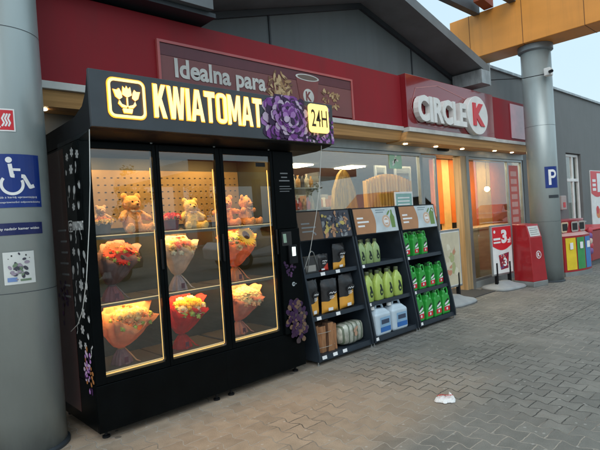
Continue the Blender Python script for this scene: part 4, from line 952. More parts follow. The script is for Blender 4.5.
def header_print(rk, idx):
    O = Vector((0, yl(1.335)-.013, 1.335)); mb = MB()
    cardb = pbr('kraft_print', (.42, .2, .09), .5); pale = pbr('pale_print', (.5, .56, .58), .35, var=.12); leafy = pbr('leaf_print', (.14, .24, .06), .5); ink = pbr('ink_print', (.22, .28, .3), .5)
    if idx == 0:
        mats = [pbr('brown_print', (.13, .065, .03), .4), pbr('night_print', (.035, .035, .05), .35), pbr('leaf_yellow', (.5, .38, .1), .5), pbr('leaf_tan', (.42, .22, .12), .5), tm]
        mb.flat(rect(.03, .012, .4, .33), O, X_, HV, .0005, 0); mb.flat(rect(.4, .012, RW-.03, .33), O, X_, HV, .0005, 1); rg = random.Random(2)
        for i in range(90):
            x = rg.uniform(.44, RW-.1); z = rg.uniform(.06, .29)
            lf = xf(([(0, 0), (.3, .25), (.7, .2), (1, 0), (.7, -.2), (.3, -.25)], [(0, 1, 2, 3, 4, 5)]), x, z, rg.uniform(.03, .11), rg.uniform(0, 360))
            mb.flat(([(min(RW-.03, max(.41, p[0])), min(.33, max(.013, p[1]))) for p in lf[0]], lf[1]), O, X_, HV, .001+.0001*i, rg.choice((2, 3, 1, 1, 3, 4)))
        for k, w_ in enumerate((.13, .22, .15)): mb.flat(rect(.08, .19-.045*k, .08+w_, .205-.045*k), O, X_, HV, .001, 4)
        mb.flat(merge(*[disc(.26+.02*math.cos(k), .07+.012*k, .012, 8) for k in range(4)]), O, X_, HV, .001, 4)
    else:
        mats = [cardb, pale, whitel, ink, pbr('peach_print', (.6, .4, .28), .4), leafy]
        c = [(.39+.05*math.sin(k/8*math.pi*.9+.3), .012+.318*k/8) for k in range(9)]
        mb.flat(rect(.03, .012, RW-.03, .33), O, X_, HV, .0003, 1); mb.flat((([(.03, .012)]+c+[(.03, .33)]), [tuple(range(11))]), O, X_, HV, .0006, 0)
        for k, w_ in enumerate((.12, .22, .13)): mb.flat(rect(.08, .2-.05*k, .08+w_, .222-.05*k), O, X_, HV, .001, 2)
        for k, w_ in enumerate((.2, .16)): mb.flat(rect(.47, .295-.03*k, .47+w_, .31-.03*k), O, X_, HV, .001, 3)
        mb.flat(disc(.66, .15, .085, 28), O, X_, HV, .001, 4); mb.flat(ring(.66, .15, .045, .055), O, X_, HV, .0013, 2); mb.flat(rect(.62, .13, .7, .165), O, X_, HV, .0016, 2)
        if idx == 1: mb.flat(poly((.76, .06), (.84, .06), (.85, .2), (.82, .25), (.815, .3), (.785, .3), (.78, .25), (.75, .2)), O, X_, HV, .001, 5)
        else: mb.flat(merge(poly((.74, .05), (.85, .05), (.86, .22), (.8, .27), (.74, .22)), ring(.83, .25, .025, .045, -90, 180)), O, X_, HV, .001, 5)
        mb.flat(xf(disc(0, 0, .05, 10, .015), .73, .26, 1, 40), O, X_, HV, .001, 5)
    mb.build('header_print', mats, rk)
for i, r_ in enumerate(racks): header_print(r_, i)
def tags(rk, spots):
    for x, z in spots:
        mb = MB(); y0 = yl(z)+.002; mb.add([(x-.035, y0-.003, z-.03), (x+.035, y0-.003, z-.03), (x+.035, y0+.004, z+.006), (x-.035, y0+.004, z+.006)], [(0, 1, 2, 3)])
        mb.build('price_tag', whitel, rk)
tags(racks[0], [(.1, .085), (.27, .085), (.43, .085), (.12, .5), (.43, .5), (.3, .965), (.55, .965)]); tags(racks[1], [(.06, .085), (.04, .5), (.05, .965)]); tags(racks[2], [(.06, .085), (.05, .5), (.05, .965)])

# bottles
def hole_label(mb, sh, y, m): mb.flat(sh, (0, y, 0), X_, Z_, 0, m)
yg = pbr('yellow_green_liquid', (.42, .55, .12), .25, var=.1, coat=.3); gg = pbr('green_plastic', (.03, .34, .05), .28, var=.1, coat=.2); whitec = pbr('milky_plastic', (.5, .6, .68), .35, var=.08)
paleb = pbr('pale_green_liquid', (.3, .42, .17), .25, var=.1, coat=.3)
def make_bottle(body):
    t = thing('screenwash_bottle', 'b', 'bottle')
    mb = MB()
    secs = [(.0, .052, .032), (.01, .058, .037), (.13, .058, .037), (.175, .052, .034), (.21, .03, .024), (.225, .016, .016), (.24, .016, .016)]; n = 20; vs = []
    for z, a, b in secs:
        for j in range(n):
            c, s_ = math.cos(2*math.pi*j/n), math.sin(2*math.pi*j/n); e = .6
            vs.append((a*abs(c)**e*(1 if c > 0 else -1), b*abs(s_)**e*(1 if s_ > 0 else -1), z))
    mb.add(vs, [(k*n+j, k*n+(j+1) % n, (k+1)*n+(j+1) % n, (k+1)*n+j) for k in range(len(secs)-1) for j in range(n)]+[tuple(range(n-1, -1, -1)), tuple((len(secs)-1)*n+j for j in range(n))])
    mb.build('body', body, t, smooth=True)
    mb = MB(); mb.lathe([(.02, .238), (.021, .262), (.017, .266)], (0, 0, 0), 16); mb.build('cap', pbr('bottle_cap', (.1, .12, .06), .4), t)
    mb = MB(); mb.flat(xf(disc(0, 0, .024, 18, .034), .006, .075), (0, -.0385, 0), X_, Z_, 0, 0); mb.flat(xf(disc(0, 0, .012, 12, .03), .002, .118, 1, 25), (0, -.0388, 0), X_, Z_, 0, 0); mb.flat(disc(.008, .07, .01, 12), (0, -.0389, 0), X_, Z_, 0, 1)
    mb.build('label', [pbr('label_black', (.015, .03, .02), .4), body], t); return t
def make_jug():
    t = thing('green_jug', 'j', 'jug')
    mb = MB(); out = [(-.06, 0), (.055, 0), (.058, .14), (.05, .18), (.03, .205), (-.012, .21), (-.016, .24), (-.05, .24), (-.052, .2), (-.06, .18)]
    n = len(out); vs = []
    for y, s_ in ((-.035, .86), (-.028, 1), (.028, 1), (.035, .86)): vs += [((x-0)*s_, y, .1+(z-.1)*s_+(0 if s_ == 1 else .0)) for x, z in out]
    fs = [tuple(range(n)), tuple(range(4*n-1, 3*n-1, -1))]+[(k*n+i, (k+1)*n+i, (k+1)*n+(i+1) % n, k*n+(i+1) % n) for k in range(3) for i in range(n)]
    mb.add([(x, y, z+.014 if z < .1 else z) for x, y, z in vs] if False else vs, fs); b_ = mb.build('body', gg, t, smooth=False, bevel=.005)
    mb = MB(); mb.tube([(-.01, 0, .215), (.012, 0, .262), (.042, 0, .262), (.062, 0, .22), (.06, 0, .165), (.045, 0, .14)], .0105, 8); mb.build('handle', gg, t, smooth=True)
    mb = MB(); mb.lathe([(.02, .238), (.02, .262), (.016, .265)], (-.033, 0, 0), 14); mb.build('cap', pbr('dark_green_cap', (.01, .08, .02), .4), t)
    mb = MB(); mb.flat(rrect(-.045, .03, .045, .075, .006), (0, -.0365, 0), X_, Z_, 0, 0); mb.flat(poly((-.045, .075), (.045, .095), (.045, .075)), (0, -.0365, 0), X_, Z_, 0, 1)
    mb.flat(xf(disc(0, 0, .04, 16, .012), 0, .112, 1, 25), (0, -.037, 0), X_, Z_, 0, 1); mb.flat(xf(disc(0, 0, .034, 14, .01), .004, .135, 1, 30), (0, -.0372, 0), X_, Z_, 0, 2); mb.flat(disc(0, .052, .014, 10), (0, -.0372, 0), X_, Z_, 0, 1)
    mb.build('label', [redp, whitel, pbr('label_black', (.015, .03, .02), .4)], t); return t
def row(proto, first, spots, labels, group, s=1., rz=0.):
    for i, (p, lb) in enumerate(zip(spots, labels)):
        o = proto if (first and i == 0) else copy_tree(proto)
        o['label'] = lb; o['group'] = group; place(o, p, rz+random.uniform(-.12, .12), s)
random.seed(4)
def ry(z, d=.09): return RY+yl(z)+d
O3 = ['left', 'middle', 'right']; O4 = ['leftmost', 'second', 'third', 'rightmost']; OT = ['first', 'second', 'third', 'fourth']
bt = make_bottle(paleb)
row(bt, True, [(RX[1]+.12+.145*i, ry(.965), .966) for i in range(3)], [f'{q} dull green bottle of three on the top shelf of the middle rack' for q in O3], 'bottles on the middle rack', 1.15)
row(bt, False, [(RX[1]+.12+.145*i, ry(.965)+.1, .966) for i in range(3)], [f'{q} dull green bottle in the back row, top shelf of the middle rack' for q in O3], 'bottles on the middle rack', 1.15)
bt2 = make_bottle(yg)
row(bt2, True, [(RX[1]+.12+.2*i, ry(.5), .501) for i in range(4)], [f'{q} yellow-green bottle in the front row, second shelf of the middle rack' for q in O4], 'bottles on the middle rack', 1.42)
row(bt2, False, [(RX[1]+.16+.19*i, ry(.5)+.13, .501) for i in range(4)], [f'{q} yellow-green bottle in the back row, second shelf of the middle rack' for q in O4], 'bottles on the middle rack', 1.42)
jg = make_jug()
row(jg, True, [(RX[2]+x, ry(.965), .966) for x in (.1, .32, .54)], [f'{q} green jug in the front on the top shelf of the far right rack' for q in O3], 'green jugs on the far right rack', 1.25)
row(jg, False, [(RX[2]+x, ry(.965)+.1, .966) for x in (.36, .6)], [f'{q} green jug in the back row on the top shelf of the far right rack' for q in ('left', 'right')], 'green jugs on the far right rack', 1.25)
row(jg, False, [(RX[2]+x, ry(.5), .501) for x in (.11, .33, .56, .78)], [f'{q} green jug in front on the second shelf of the far right rack' for q in O4], 'green jugs on the far right rack', 1.25)
row(jg, False, [(RX[2]+x, ry(.5)+.11, .501) for x in (.22, .44, .68)], [f'{q} green jug in the back row, second shelf of the far right rack' for q in O3], 'green jugs on the far right rack', 1.25)
row(jg, False, [(RX[2]+.12+.22*i, ry(.085), .086) for i in range(4)], [f'{q} green jug in front on the bottom shelf of the far right rack' for q in O4], 'green jugs on the far right rack', 1.42)
row(jg, False, [(RX[2]+.15+.21*i, ry(.085)+.13, .086) for i in range(4)], [f'{q} green jug in the back row, bottom shelf of the far right rack' for q in O4], 'green jugs on the far right rack', 1.42)
def canister(x, label):
    t = thing('canister', label, 'canister', (0, 0, 0), 'white canisters on the middle rack')
    mb = MB(); mb.rbox(-.13, .13, -.09, .09, 0, .24, .035); mb.add([(-.11, -.07, .235), (.11, -.07, .235), (.11, .07, .235), (-.11, .07, .235), (-.05, -.035, .275), (.09, -.035, .265), (.09, .035, .265), (-.05, .035, .275)], [(0, 1, 5, 4), (1, 2, 6, 5), (2, 3, 7, 6), (3, 0, 4, 7), (4, 5, 6, 7)])
    mb.build('body', whitec, t, smooth=False, bevel=.01)
    mb = MB(); mb.tube([(-.03, 0, .268), (-.02, 0, .315), (.07, 0, .31), (.1, 0, .25)], .014, 10); mb.build('handle', whitec, t, smooth=True)
    mb = MB(); mb.lathe([(.026, .268), (.027, .3), (.022, .304)], (-.08, 0, 0), 16); mb.build('cap', whitep, t)
    mb = MB(); mb.flat(rect(-.07, .04, .1, .19), (0, -.0915, 0), X_, Z_, 0, 0); mb.flat(rect(-.07, .04, .1, .09), (0, -.0925, 0), X_, Z_, 0, 1); mb.flat(rect(-.05, .12, .08, .165), (0, -.0925, 0), X_, Z_, 0, 2)
    mb.build('label', [pbr('label_pale_blue', (.25, .42, .6), .4), pbr('label_blue', (.03, .14, .42), .4), pbr('label_dark', (.05, .07, .12), .4)], t)
    place(t, (x, ry(.085)+.03, .086), random.uniform(-.1, .1), 1.2)
canister(RX[1]+.23, 'left white canister with blue label on the bottom of the middle rack'); canister(RX[1]+.58, 'right white canister with blue label on the bottom of the middle rack')
def bagmat(name, c1, c2, z0, slope):
    m = pbr(name, c1, .32, var=.2, scale=14, bump=.5, bscale=14); t = m.node_tree; b = t.nodes['Principled BSDF']; L = t.links.new; src = b.inputs['Base Color'].links[0].from_socket
    tc = t.nodes.new('ShaderNodeTexCoord'); sp = t.nodes.new('ShaderNodeSeparateXYZ'); L(tc.outputs['Object'], sp.inputs[0])
    a1 = t.nodes.new('ShaderNodeMath'); a1.operation = 'MULTIPLY_ADD'; a1.inputs[1].default_value = slope; a1.inputs[2].default_value = z0; L(sp.outputs[0], a1.inputs[0])
    sn = t.nodes.new('ShaderNodeMath'); sn.operation = 'SINE'; q = t.nodes.new('ShaderNodeMath'); q.operation = 'MULTIPLY'; q.inputs[1].default_value = 38; L(sp.outputs[0], q.inputs[0]); L(q.outputs[0], sn.inputs[0])
    a2 = t.nodes.new('ShaderNodeMath'); a2.operation = 'MULTIPLY_ADD'; a2.inputs[1].default_value = .014; L(sn.outputs[0], a2.inputs[0]); L(a1.outputs[0], a2.inputs[2])
    lt_ = t.nodes.new('ShaderNodeMath'); lt_.operation = 'LESS_THAN'; L(sp.outputs[2], lt_.inputs[0]); L(a2.outputs[0], lt_.inputs[1])
    mx = t.nodes.new('ShaderNodeMix'); mx.data_type = 'RGBA'; L(lt_.outputs[0], mx.inputs[0]); L(src, mx.inputs[6]); mx.inputs[7].default_value = (*c2, 1); L(mx.outputs[2], b.inputs['Base Color']); return m
# charcoal bags
bagb = pbr('bag_black', (.015, .015, .017), .3, var=.3, scale=14, bump=.5, bscale=14); bago = pbr('bag_orange', (.72, .32, .03), .35, var=.15, scale=14, bump=.4, bscale=14)
def bag(label, x, y, z, wd, h, dp, rz, seed, split=.45, mats=None, group='charcoal bags on the first rack'):
    t = thing('charcoal_bag', label, 'bag', (0, 0, 0), group); nx, nz = 14, 18
    for side in (0, 1):
        pass
    vs = []; fs = []; ms = []
    def prof(v): return min(1, (v/.08)**.5 if v < .08 else 1)*(1 if v < .8 else max(.1, 1-(v-.8)/.2*.85))
    for s_ in (-1, 1):
        for k in range(nz+1):
            v = k/nz
            for i in range(nx+1):
                u = i/nx*2-1; b = dp/2*prof(v)*(1-abs(u)**3.0)*1.0
                nn = noise.noise(Vector((u*2.2+seed, v*4, s_*3)))*.014
                xx = u*wd/2*(1-.06*math.sin(v*math.pi)-(.08 if v > .9 else 0))
                vs.append((xx, s_*(b+max(0, nn)*(1-abs(u))), v*h+.012*noise.noise(Vector((u*3, seed, 0)))*(v > .5)))
    w_ = nx+1
    mb = MB()
    for s_ in (0, 1):
        o_ = s_*w_*(nz+1)
        for k in range(nz):
            for i in range(nx):
                a = o_+k*w_+i; q = (a, a+1, a+w_+1, a+w_); fs.append(q if s_ == 0 else q[::-1])
                u = (i+.5)/nx*2-1; v = (k+.5)/nz; ms.append(0)
    mb.v = vs; mb.f = fs; mb.m = ms
    b_ = mb.build('body', bagmat('bag_print_%d' % seed, (.02, .02, .022), (.62, .05, .03) if mats else (.75, .36, .05), h*split, .45), t, smooth=True)
    mb = MB()
    f = -dp/2-.014
    mb.flat(merge(xf(disc(0, 0, wd*.28, 20, h*.085), -.005, h*.6, 1, 10)), (0, f, 0), X_, Z_, 0, 0)
    mb.flat(stroke([(-wd*.2, h*.59), (-wd*.1, h*.62), (-wd*.05, h*.58), (wd*.05, h*.62), (wd*.12, h*.58), (wd*.2, h*.61)], .008), (0, f-.001, 0), X_, Z_, 0, 1)
    mb.flat(rect(-wd*.3, h*.08, -wd*.02, h*.17), (0, f+.004, 0), X_, Z_, 0, 1)
    for k in range(3): mb.flat(rect(-wd*.2, h*(.5-.035*k), wd*(.05+.06*(k % 2)), h*(.515-.035*k)), (0, f, 0), X_, Z_, 0, 1)
    mb.build('label', [bagb, whitel], t)
    place(t, (x, y, z), rz); return t
bag('slim charcoal bag at the left end of the middle shelf, first rack', RX[0]+.13, ry(.5, .1), .502, .2, .4, .09, .15, 1)
bag('charcoal bag in the middle of the middle shelf, first rack', RX[0]+.4, ry(.5, .1), .502, .25, .38, .11, -.1, 2)
bag('plumpest charcoal bag at the right of the middle shelf, first rack', RX[0]+.71, ry(.5, .12), .502, .28, .4, .13, .1, 3)
bag('small orange and black pack at the right of the top shelf, first rack', RX[0]+.68, ry(.965, .1), .967, .24, .3, .1, .12, 4, .4)
bag('small dark pack with red corner in the middle of the top shelf, first rack', RX[0]+.42, ry(.965, .12), .967, .17, .2, .07, -.15, 5, .25, [bagb, redp])
# lantern/grill set at left of top shelf
gs = thing('wire_grill_pack', 'dark boxed grill tray with bent wire at the left of the top shelf', 'grill pack', (RX[0]+.2, ry(.965), .966))
x, y = RX[0]+.2, ry(.965)
mb = MB(); mb.rbox(x-.11, x+.11, y-.02, y+.06, .967, 1.16, .01); mb.build('box', pbr('dark_box', (.05, .05, .05), .4), gs)
mb = MB(); mb.flat(rect(x-.09, .99, x+.06, 1.06), (0, y-.022, 0), X_, Z_); mb.build('label', pbr('label_grey', (.35, .33, .3), .5), gs)
mb = MB(); mb.tube([(x-.09, y-.03, .97), (x-.03, y-.03, 1.2), (x+.0, y-.03, 1.22), (x+.03, y-.03, 1.2), (x+.1, y-.03, .99)], .005, 6); mb.build('wire', alu, gs, smooth=True)
# firewood
lg = thing('firewood_bundle', 'bundle of split brown logs on the bottom shelf of the first rack', 'firewood', (RX[0]+.25, ry(.085), .086)); random.seed(9)
bark = pbr('bark', (.13, .065, .035), .85, var=.35, scale=20, bump=.8, stretch=(3, 3, .6)); cut = pbr('split_wood', (.36, .17, .075), .7, var=.25, scale=14, stretch=(4, 4, .5), bump=.4)
for i, (dx, dy, dr) in enumerate([(-.15, 0, .062), (-.05, .01, .066), (.06, -.01, .07), (.15, .01, .06), (-.1, .11, .06), (.02, .11, .065), (.12, .11, .06)]):
    n = 5; vs = []; h = random.uniform(.29, .33); a0 = random.random()*6
    pts = [(dr*math.cos(a0+k*2*math.pi/n)*random.uniform(.75, 1.1), dr*math.sin(a0+k*2*math.pi/n)*random.uniform(.75, 1.1)) for k in range(n)]
    for q, zz in enumerate((0, h*.33, h*.66, h)): vs += [(RX[0]+.25+dx+px+random.uniform(-.005, .005), ry(.085)+.06+dy+py+random.uniform(-.005, .005), .087+zz) for px, py in pts]
    mb = MB(); mb.add(vs, [(k*n+j, k*n+(j+1) % n, (k+1)*n+(j+1) % n, (k+1)*n+j) for k in range(3) for j in range(n)]+[tuple(range(n-1, -1, -1)), tuple(3*n+j for j in range(n))])
    mb.m[:] = [1 if j % 5 < 2 else 0 for j in range(len(mb.f))]; mb.build('log', [cut, bark], lg)
mb = MB()
for z in (.15, .31): mb.tube([(RX[0]+.25+.215*math.cos(a), ry(.085)+.11+.115*math.sin(a), z) for a in [k*math.pi/12 for k in range(25)]], .003, 5)
mb.build('binding', pbr('binding', (.4, .36, .3), .5), lg)
# striped foil sack
fsk = thing('briquette_sack', 'pale striped sack lying beside the logs on the bottom shelf', 'sack', (0, 0, 0)); vs = []; fs = []; ms = []
nx, ny = 22, 12
for k in range(ny+1):
    v = k/ny*math.pi*2
    for i in range(nx+1):
        u = i/nx*2-1; e = (1-abs(u)**6)**.5 if abs(u) < 1 else 0
        rr = 1+.07*noise.noise(Vector((u*4, math.cos(v)*2, math.sin(v)*2)))
        c, s_ = math.cos(v), math.sin(v); sq = .55
        vs.append((u*.22, .1*e*rr*abs(c)**sq*(1 if c > 0 else -1)+.02, .12*(.25+.75*e)*rr*abs(s_)**sq*(1 if s_ > 0 else -1)+.125))
for k in range(ny):
    for i in range(nx): a = k*(nx+1)+i; fs.append((a, a+nx+1, a+nx+2, a+1)); ms.append(1 if i % 4 == 1 else (2 if i % 7 == 5 else 0))
mb = MB(); mb.v = vs; mb.f = fs; mb.m = ms; mb.build('body', [pbr('foil_pale', (.5, .5, .42), .3, metal=.3, var=.3, scale=20), pbr('stripe_dark', (.12, .15, .1), .4), pbr('stripe_mid', (.3, .3, .24), .4)], fsk, smooth=True)
mb = MB(); mb.flat(merge(xf(disc(0, 0, .05, 10, .02), 0, .17, 1, 30), disc(.0, .12, .03, 10)), (0, -.092, 0), X_, Z_); mb.build('label', pbr('label_tan', (.5, .3, .2), .5), fsk)
place(fsk, (RX[0]+.67, ry(.085)+.04, .087), .08, (1.0, 1.0, 1.05))

# ------------------------------------------------------------------ street furniture to the right
def rotf(cx, cy, a):
    c, s_ = math.cos(R(a)), math.sin(R(a)); return lambda p: (cx+p[0]*c-p[1]*s_, cy+p[0]*s_+p[1]*c, p[2])
def local(t): ORG[t.name] = Vector((0, 0, 0)); return t
redb = pbr('bin_red', (.34, .012, .018), .3, var=.07, coat=.3)
bn = local(thing('litter_bin', 'tall red plastic bin with white notice plate, between swing sign and pillar', 'bin', (9.56, 3.92, 0)))
W, D = .42, .42      # local: x along front, y back
mb = MB(); mb.add([(0, 0, .1), (W, 0, .1), (W, D, .1), (0, D, .1), (.03, .05, .93), (W-.03, .05, .93), (W-.02, D, 1.2), (.02, D, 1.2), (.03, .12, 1.18), (W-.03, .12, 1.18)],
                  [(0, 1, 5, 4), (4, 5, 9, 8), (8, 9, 6, 7), (1, 2, 6, 9, 5), (0, 4, 8, 7, 3), (2, 3, 7, 6), (0, 3, 2, 1)])
mb.build('body', redb, bn, bevel=.012)
mb = MB(); mb.box(-.005, W+.005, -.006, D, 0.0, .1); mb.build('plinth', alu, bn, bevel=.008)
mb = MB(); mb.prism([(.06, 0), (W-.06, 0), (W-.06, .2), (.06, .2)], (0, .056, .955), X_, Vector((0, .07, .25)).normalized(), .006); npl = mb.build('notice_plate', whitem, bn)
mb = MB()
for k in range(4): mb.prism([(.09, .03+.04*k), (W-.1-.03*(k % 2), .03+.04*k), (W-.1-.03*(k % 2), .045+.04*k), (.09, .045+.04*k)], (0, .0535, .955), X_, Vector((0, .07, .25)).normalized(), .001)
mb.build('lettering', pbr('plate_ink', (.3, .32, .3), .5), npl)
fv = Vector((0, .05, .83)).normalized()
mb = MB(); mb.flat(ring(W*.55, .5, .062, .075), (0, -.0, .1), X_, fv, .004, 0); mb.flat(text('K', W*.55-.035, .46, W*.55+.035, .54, .03), (0, 0, .1), X_, fv, .004, 0); mb.build('logo', whitel, bn)
bn.rotation_euler.z = R(-14)
# recycling station
rc = local(thing('recycling_bin', 'red recycling station with yellow, green and blue doors, behind the right pillar', 'bin', (11.1, 3.82, 0)))
W, D = .98, .55
def front_y(x): u = x/W*2-1; return .08*u*u
nx = 16; xs = [W*i/nx for i in range(nx+1)]
def bow(z, off, d=D): return [(x, front_y(x)+off, z) for x in xs]+[(W, d, z), (0, d, z)]
def loft(mb, rings, m=0):
    n = len(rings[0]); mb.add(sum(rings, []), [(k*n+j, k*n+(j+1) % n, (k+1)*n+(j+1) % n, (k+1)*n+j) for k in range(len(rings)-1) for j in range(n)]+[tuple(range(n-1, -1, -1)), tuple((len(rings)-1)*n+j for j in range(n))], m)
mb = MB(); loft(mb, [bow(.09, 0), bow(.84, .01)]); loft(mb, [bow(.843, .12), bow(1.16, .14)]); mb.build('body', redb, rc)
mb = MB(); loft(mb, [bow(.0, -.008), bow(.088, -.004)]); mb.build('plinth', alu, rc)
mb = MB(); loft(mb, [bow(.841, .012), bow(.9, .12)]); mb.build('sloping_shelf', pbr('shelf_pale', (.55, .3, .28), .4), rc)
mb = MB(); loft(mb, [bow(1.162, .13), bow(1.185, .14)]); mb.build('lid', redb, rc)
for k, (cname, col) in enumerate((('yellow', (.75, .55, .03)), ('green', (.05, .28, .09)), ('blue', (.05, .2, .5)))):
    xa, xb = .05+k*.305, .05+k*.305+.27
    mb = MB(); vs = []; m_ = 6
    for i in range(m_+1): x = xa+(xb-xa)*i/m_; vs += [(x, front_y(x)-.004+.0, .13), (x, front_y(x)+.004, .8)]
    mb.add(vs, [(2*i, 2*i+2, 2*i+3, 2*i+1) for i in range(m_)]); dr = mb.build('door', pbr('door_'+cname, col, .35), rc)
    mb = MB(); mb.flat(rrect((xa+xb)/2-.06, .56, (xa+xb)/2+.05, .7, .01), (0, front_y((xa+xb)/2)-.012, 0), X_, Z_); mb.build('sticker', whitel, dr)
    cx = (xa+xb)/2; yy = front_y(cx)+.115
    mb = MB(); mb.flat(rframe(cx-.125, .915, cx+.125, 1.135, .04, .035), (0, yy, 0), X_, Z_); mb.build('chute_frame', pbr('chute_'+cname, (.6, .45, .3) if k == 0 else (.4, .36, .33), .4), rc)
    mb = MB(); mb.flat(rrect(cx-.09, .95, cx+.09, 1.1, .02), (0, yy-.001, 0), X_, Z_); mb.build('chute', rubber, rc)
rc.rotation_euler.z = R(-13)
# bag hanging at the end of the recycling station
hb = thing('hanging_bag', 'small purple and red bag hanging at the right end of the recycling station', 'bag', (12.2, 3.75, .3))
mb = MB()
for k in range(5): mb.ball((12.17+.02*math.sin(k*2), 3.72, .45+.11*k), (.07, .06, .085), 10, k % 3)
mb.build('body', [pbr('bag_purple', (.2, .1, .3), .5), pbr('bag_red', (.5, .06, .08), .5), pbr('bag_cream', (.6, .5, .42), .5)], hb, smooth=True)
# red counter box
rb_ = thing('red_storage_box', 'long red box on a dark plinth against the grey wall at the right edge', 'storage box', (14, 4.4, 0))
mb = MB(); mb.rbox(12.98, 15.2, 3.95, 4.8, .12, .84, .03); mb.build('body', redb, rb_)
mb = MB(); mb.rbox(12.95, 15.23, 3.92, 4.82, .843, .89, .02); mb.build('lid', redp, rb_)
mb = MB(); mb.box(13.02, 15.16, 4.0, 4.78, 0, .118); mb.build('plinth', pbr('plinth_grey', (.12, .12, .12), .6), rb_)
# wall poster
wp = thing('wall_poster', 'white poster with red top and a large number 1 on the grey wall', 'poster', (16.7, 4.83, .8))
mb = MB(); mb.box(16.15, 17.3, 4.83, 4.848, .82, 2.42); mb.build('sheet', whitep, wp)
mb = MB(); mb.flat(([(16.17, 2.4), (16.17, 1.75)]+[(16.17+1.11*k/8, 1.75-.12*math.sin(k/8*math.pi)) for k in range(9)]+[(17.28, 2.4)], [tuple(range(12))]), (0, 4.827, 0), X_, Z_, 0, 0)
mb.flat(disc(16.72, 1.15, .2, 20, .15), (0, 4.8265, 0), X_, Z_, 0, 1); mb.flat(disc(16.65, 1.25, .13, 20, .12), (0, 4.826, 0), X_, Z_, 0, 0)
mb.build('print', [redp, pbr('food_orange', (.7, .25, .1), .5)], wp)
mb = MB(); mb.flat(text('1', 16.72, 1.78, 17.05, 2.34, .04), (0, 4.825, 0), X_, Z_)
for k in range(3): mb.flat(rect(16.3, 1.82+.13*k, 16.6, 1.9+.13*k), (0, 4.825, 0), X_, Z_)
mb.build('lettering', whitel, wp)
# wall box behind pillar
wb = thing('wall_box', 'small pale box with red mark on the grey wall right of the pillar', 'wall box', (13.7, 4.8, 1.35))
mb = MB(); mb.rbox(13.5, 13.85, 4.72, 4.846, 1.36, 1.72, .02); mb.build('housing', pbr('box_beige', (.42, .35, .33), .5), wb)
mb = MB(); mb.box(13.6, 13.75, 4.712, 4.719, 1.42, 1.55); mb.build('mark', redp, wb)
# swing signs
def swing(label, x, y, rz, posterfn, h=1.2):
    t = thing('swing_sign', label, 'pavement sign', (0, 0, 0), 'pavement signs on water-filled bases')
    mb = MB(); vs = []; n = 28
    for z, a, b in ((0, .40, .3), (.03, .41, .31), (.06, .38, .28), (.1, .22, .14), (.14, .14, .08), (.145, .05, .03)):
        for j in range(n):
            c, s_ = math.cos(2*math.pi*j/n), math.sin(2*math.pi*j/n); e = .55
            vs.append((a*abs(c)**e*(1 if c > 0 else -1), b*abs(s_)**e*(1 if s_ > 0 else -1), z))
    mb.add(vs, [(k*n+j, k*n+(j+1) % n, (k+1)*n+(j+1) % n, (k+1)*n+j) for k in range(5) for j in range(n)]+[tuple(range(n-1, -1, -1)), tuple(5*n+j for j in range(n))])
    mb.build('base', pbr('base_grey', (.3, .32, .33), .6, var=.1), t, smooth=True)
    for sx in (-1, 1): mb = MB(); mb.box(sx*.2-.02, sx*.2+.02, -.03, .03, .08, .5); mb.build('bracket', blackm, t, bevel=.003)
    mb = MB(); mb.rbox(-.33, .33, -.018, .018, .26, h, .012); mb.build('frame', alu, t)
    mb = MB(); mb.box(-.295, .295, -.0215, -.0185, .295, h-.035); pp = mb.build('poster', whitep, t)
    posterfn(pp, h); place(t, (x, y, 0), rz); return t
def poster3(pp, h):
    mb = MB(); O = (0, -.024, 0)
    mb.flat(([(-.29, h-.04), (-.29, .82)]+[(-.29+.58*k/8, .82-.09*math.sin(k/8*math.pi)) for k in range(9)]+[(.29, h-.04)], [tuple(range(12))]), O, X_, Z_, 0, 0)
    rg = random.Random(5); mb.flat(poly((-.13, .64), (.19, .68), (.15, .38), (-.08, .36)), O, X_, Z_, 0, 1)
    for i in range(40): mb.flat(xf(disc(0, 0, .03, 8, .014), rg.uniform(-.1, .14), rg.uniform(.4, .64), 1, rg.uniform(0, 180)), O, X_, Z_, .001+.0001*i, rg.choice((1, 2, 0, 3)))
    mb.build('print', [redp, pbr('pack_wine', (.25, .02, .04), .4), pbr('pack_blue', (.1, .1, .3), .4), pbr('pack_pink', (.6, .35, .3), .4)], pp)
    mb = MB(); mb.flat(text('3', -.02, .86, .15, 1.12, .05), O, X_, Z_, .001); mb.flat(text('zł', .16, .86, .27, .96, .03), O, X_, Z_, .001)
    mb.flat(merge(rect(-.26, .93, -.05, .97), rect(-.26, .87, -.05, .9), disc(-.22, 1.09, .03, 12)), O, X_, Z_, .001); mb.flat(text('3', .0, .42, .1, .58, .04), O, X_, Z_, .008); mb.build('lettering', whitel, pp)
def poster_food(pp, h):
    mb = MB(); O = (0, -.024, 0); mb.flat(rect(-.28, .31, .28, h-.05), O, X_, Z_, 0, 0); rg = random.Random(6)
    for i in range(30): mb.flat(xf(disc(0, 0, .07, 12, .05), rg.uniform(-.16, .16), rg.uniform(.42, .95), rg.uniform(.6, 1.1), rg.uniform(0, 180)), O, X_, Z_, .001+.0001*i, rg.choice((1, 2, 0, 3)))
    mb.build('print', [pbr('print_sand', (.6, .53, .38), .5), pbr('print_olive', (.4, .42, .2), .5), pbr('print_tomato', (.55, .25, .15), .5), pbr('print_ivory', (.7, .65, .5), .5)], pp)
swing('swing sign with a red and white 3 zł poster beside the red bin', 9.3, 4.38, R(-10), poster3, 1.22)
swing('swing sign with a beige food poster in the doorway behind the racks', 7.5, 4.42, R(0), poster_food, 1.24)
# doormat
mb = MB(); mb.rbox(7.7, 8.9, 4.35, 5.2, .0, .016, .004); tag(mb.build('doormat', pbr('mat', (.05, .05, .05), .9, bump=.6)), 'dark doormat at the open sliding door of the shop', 'doormat')
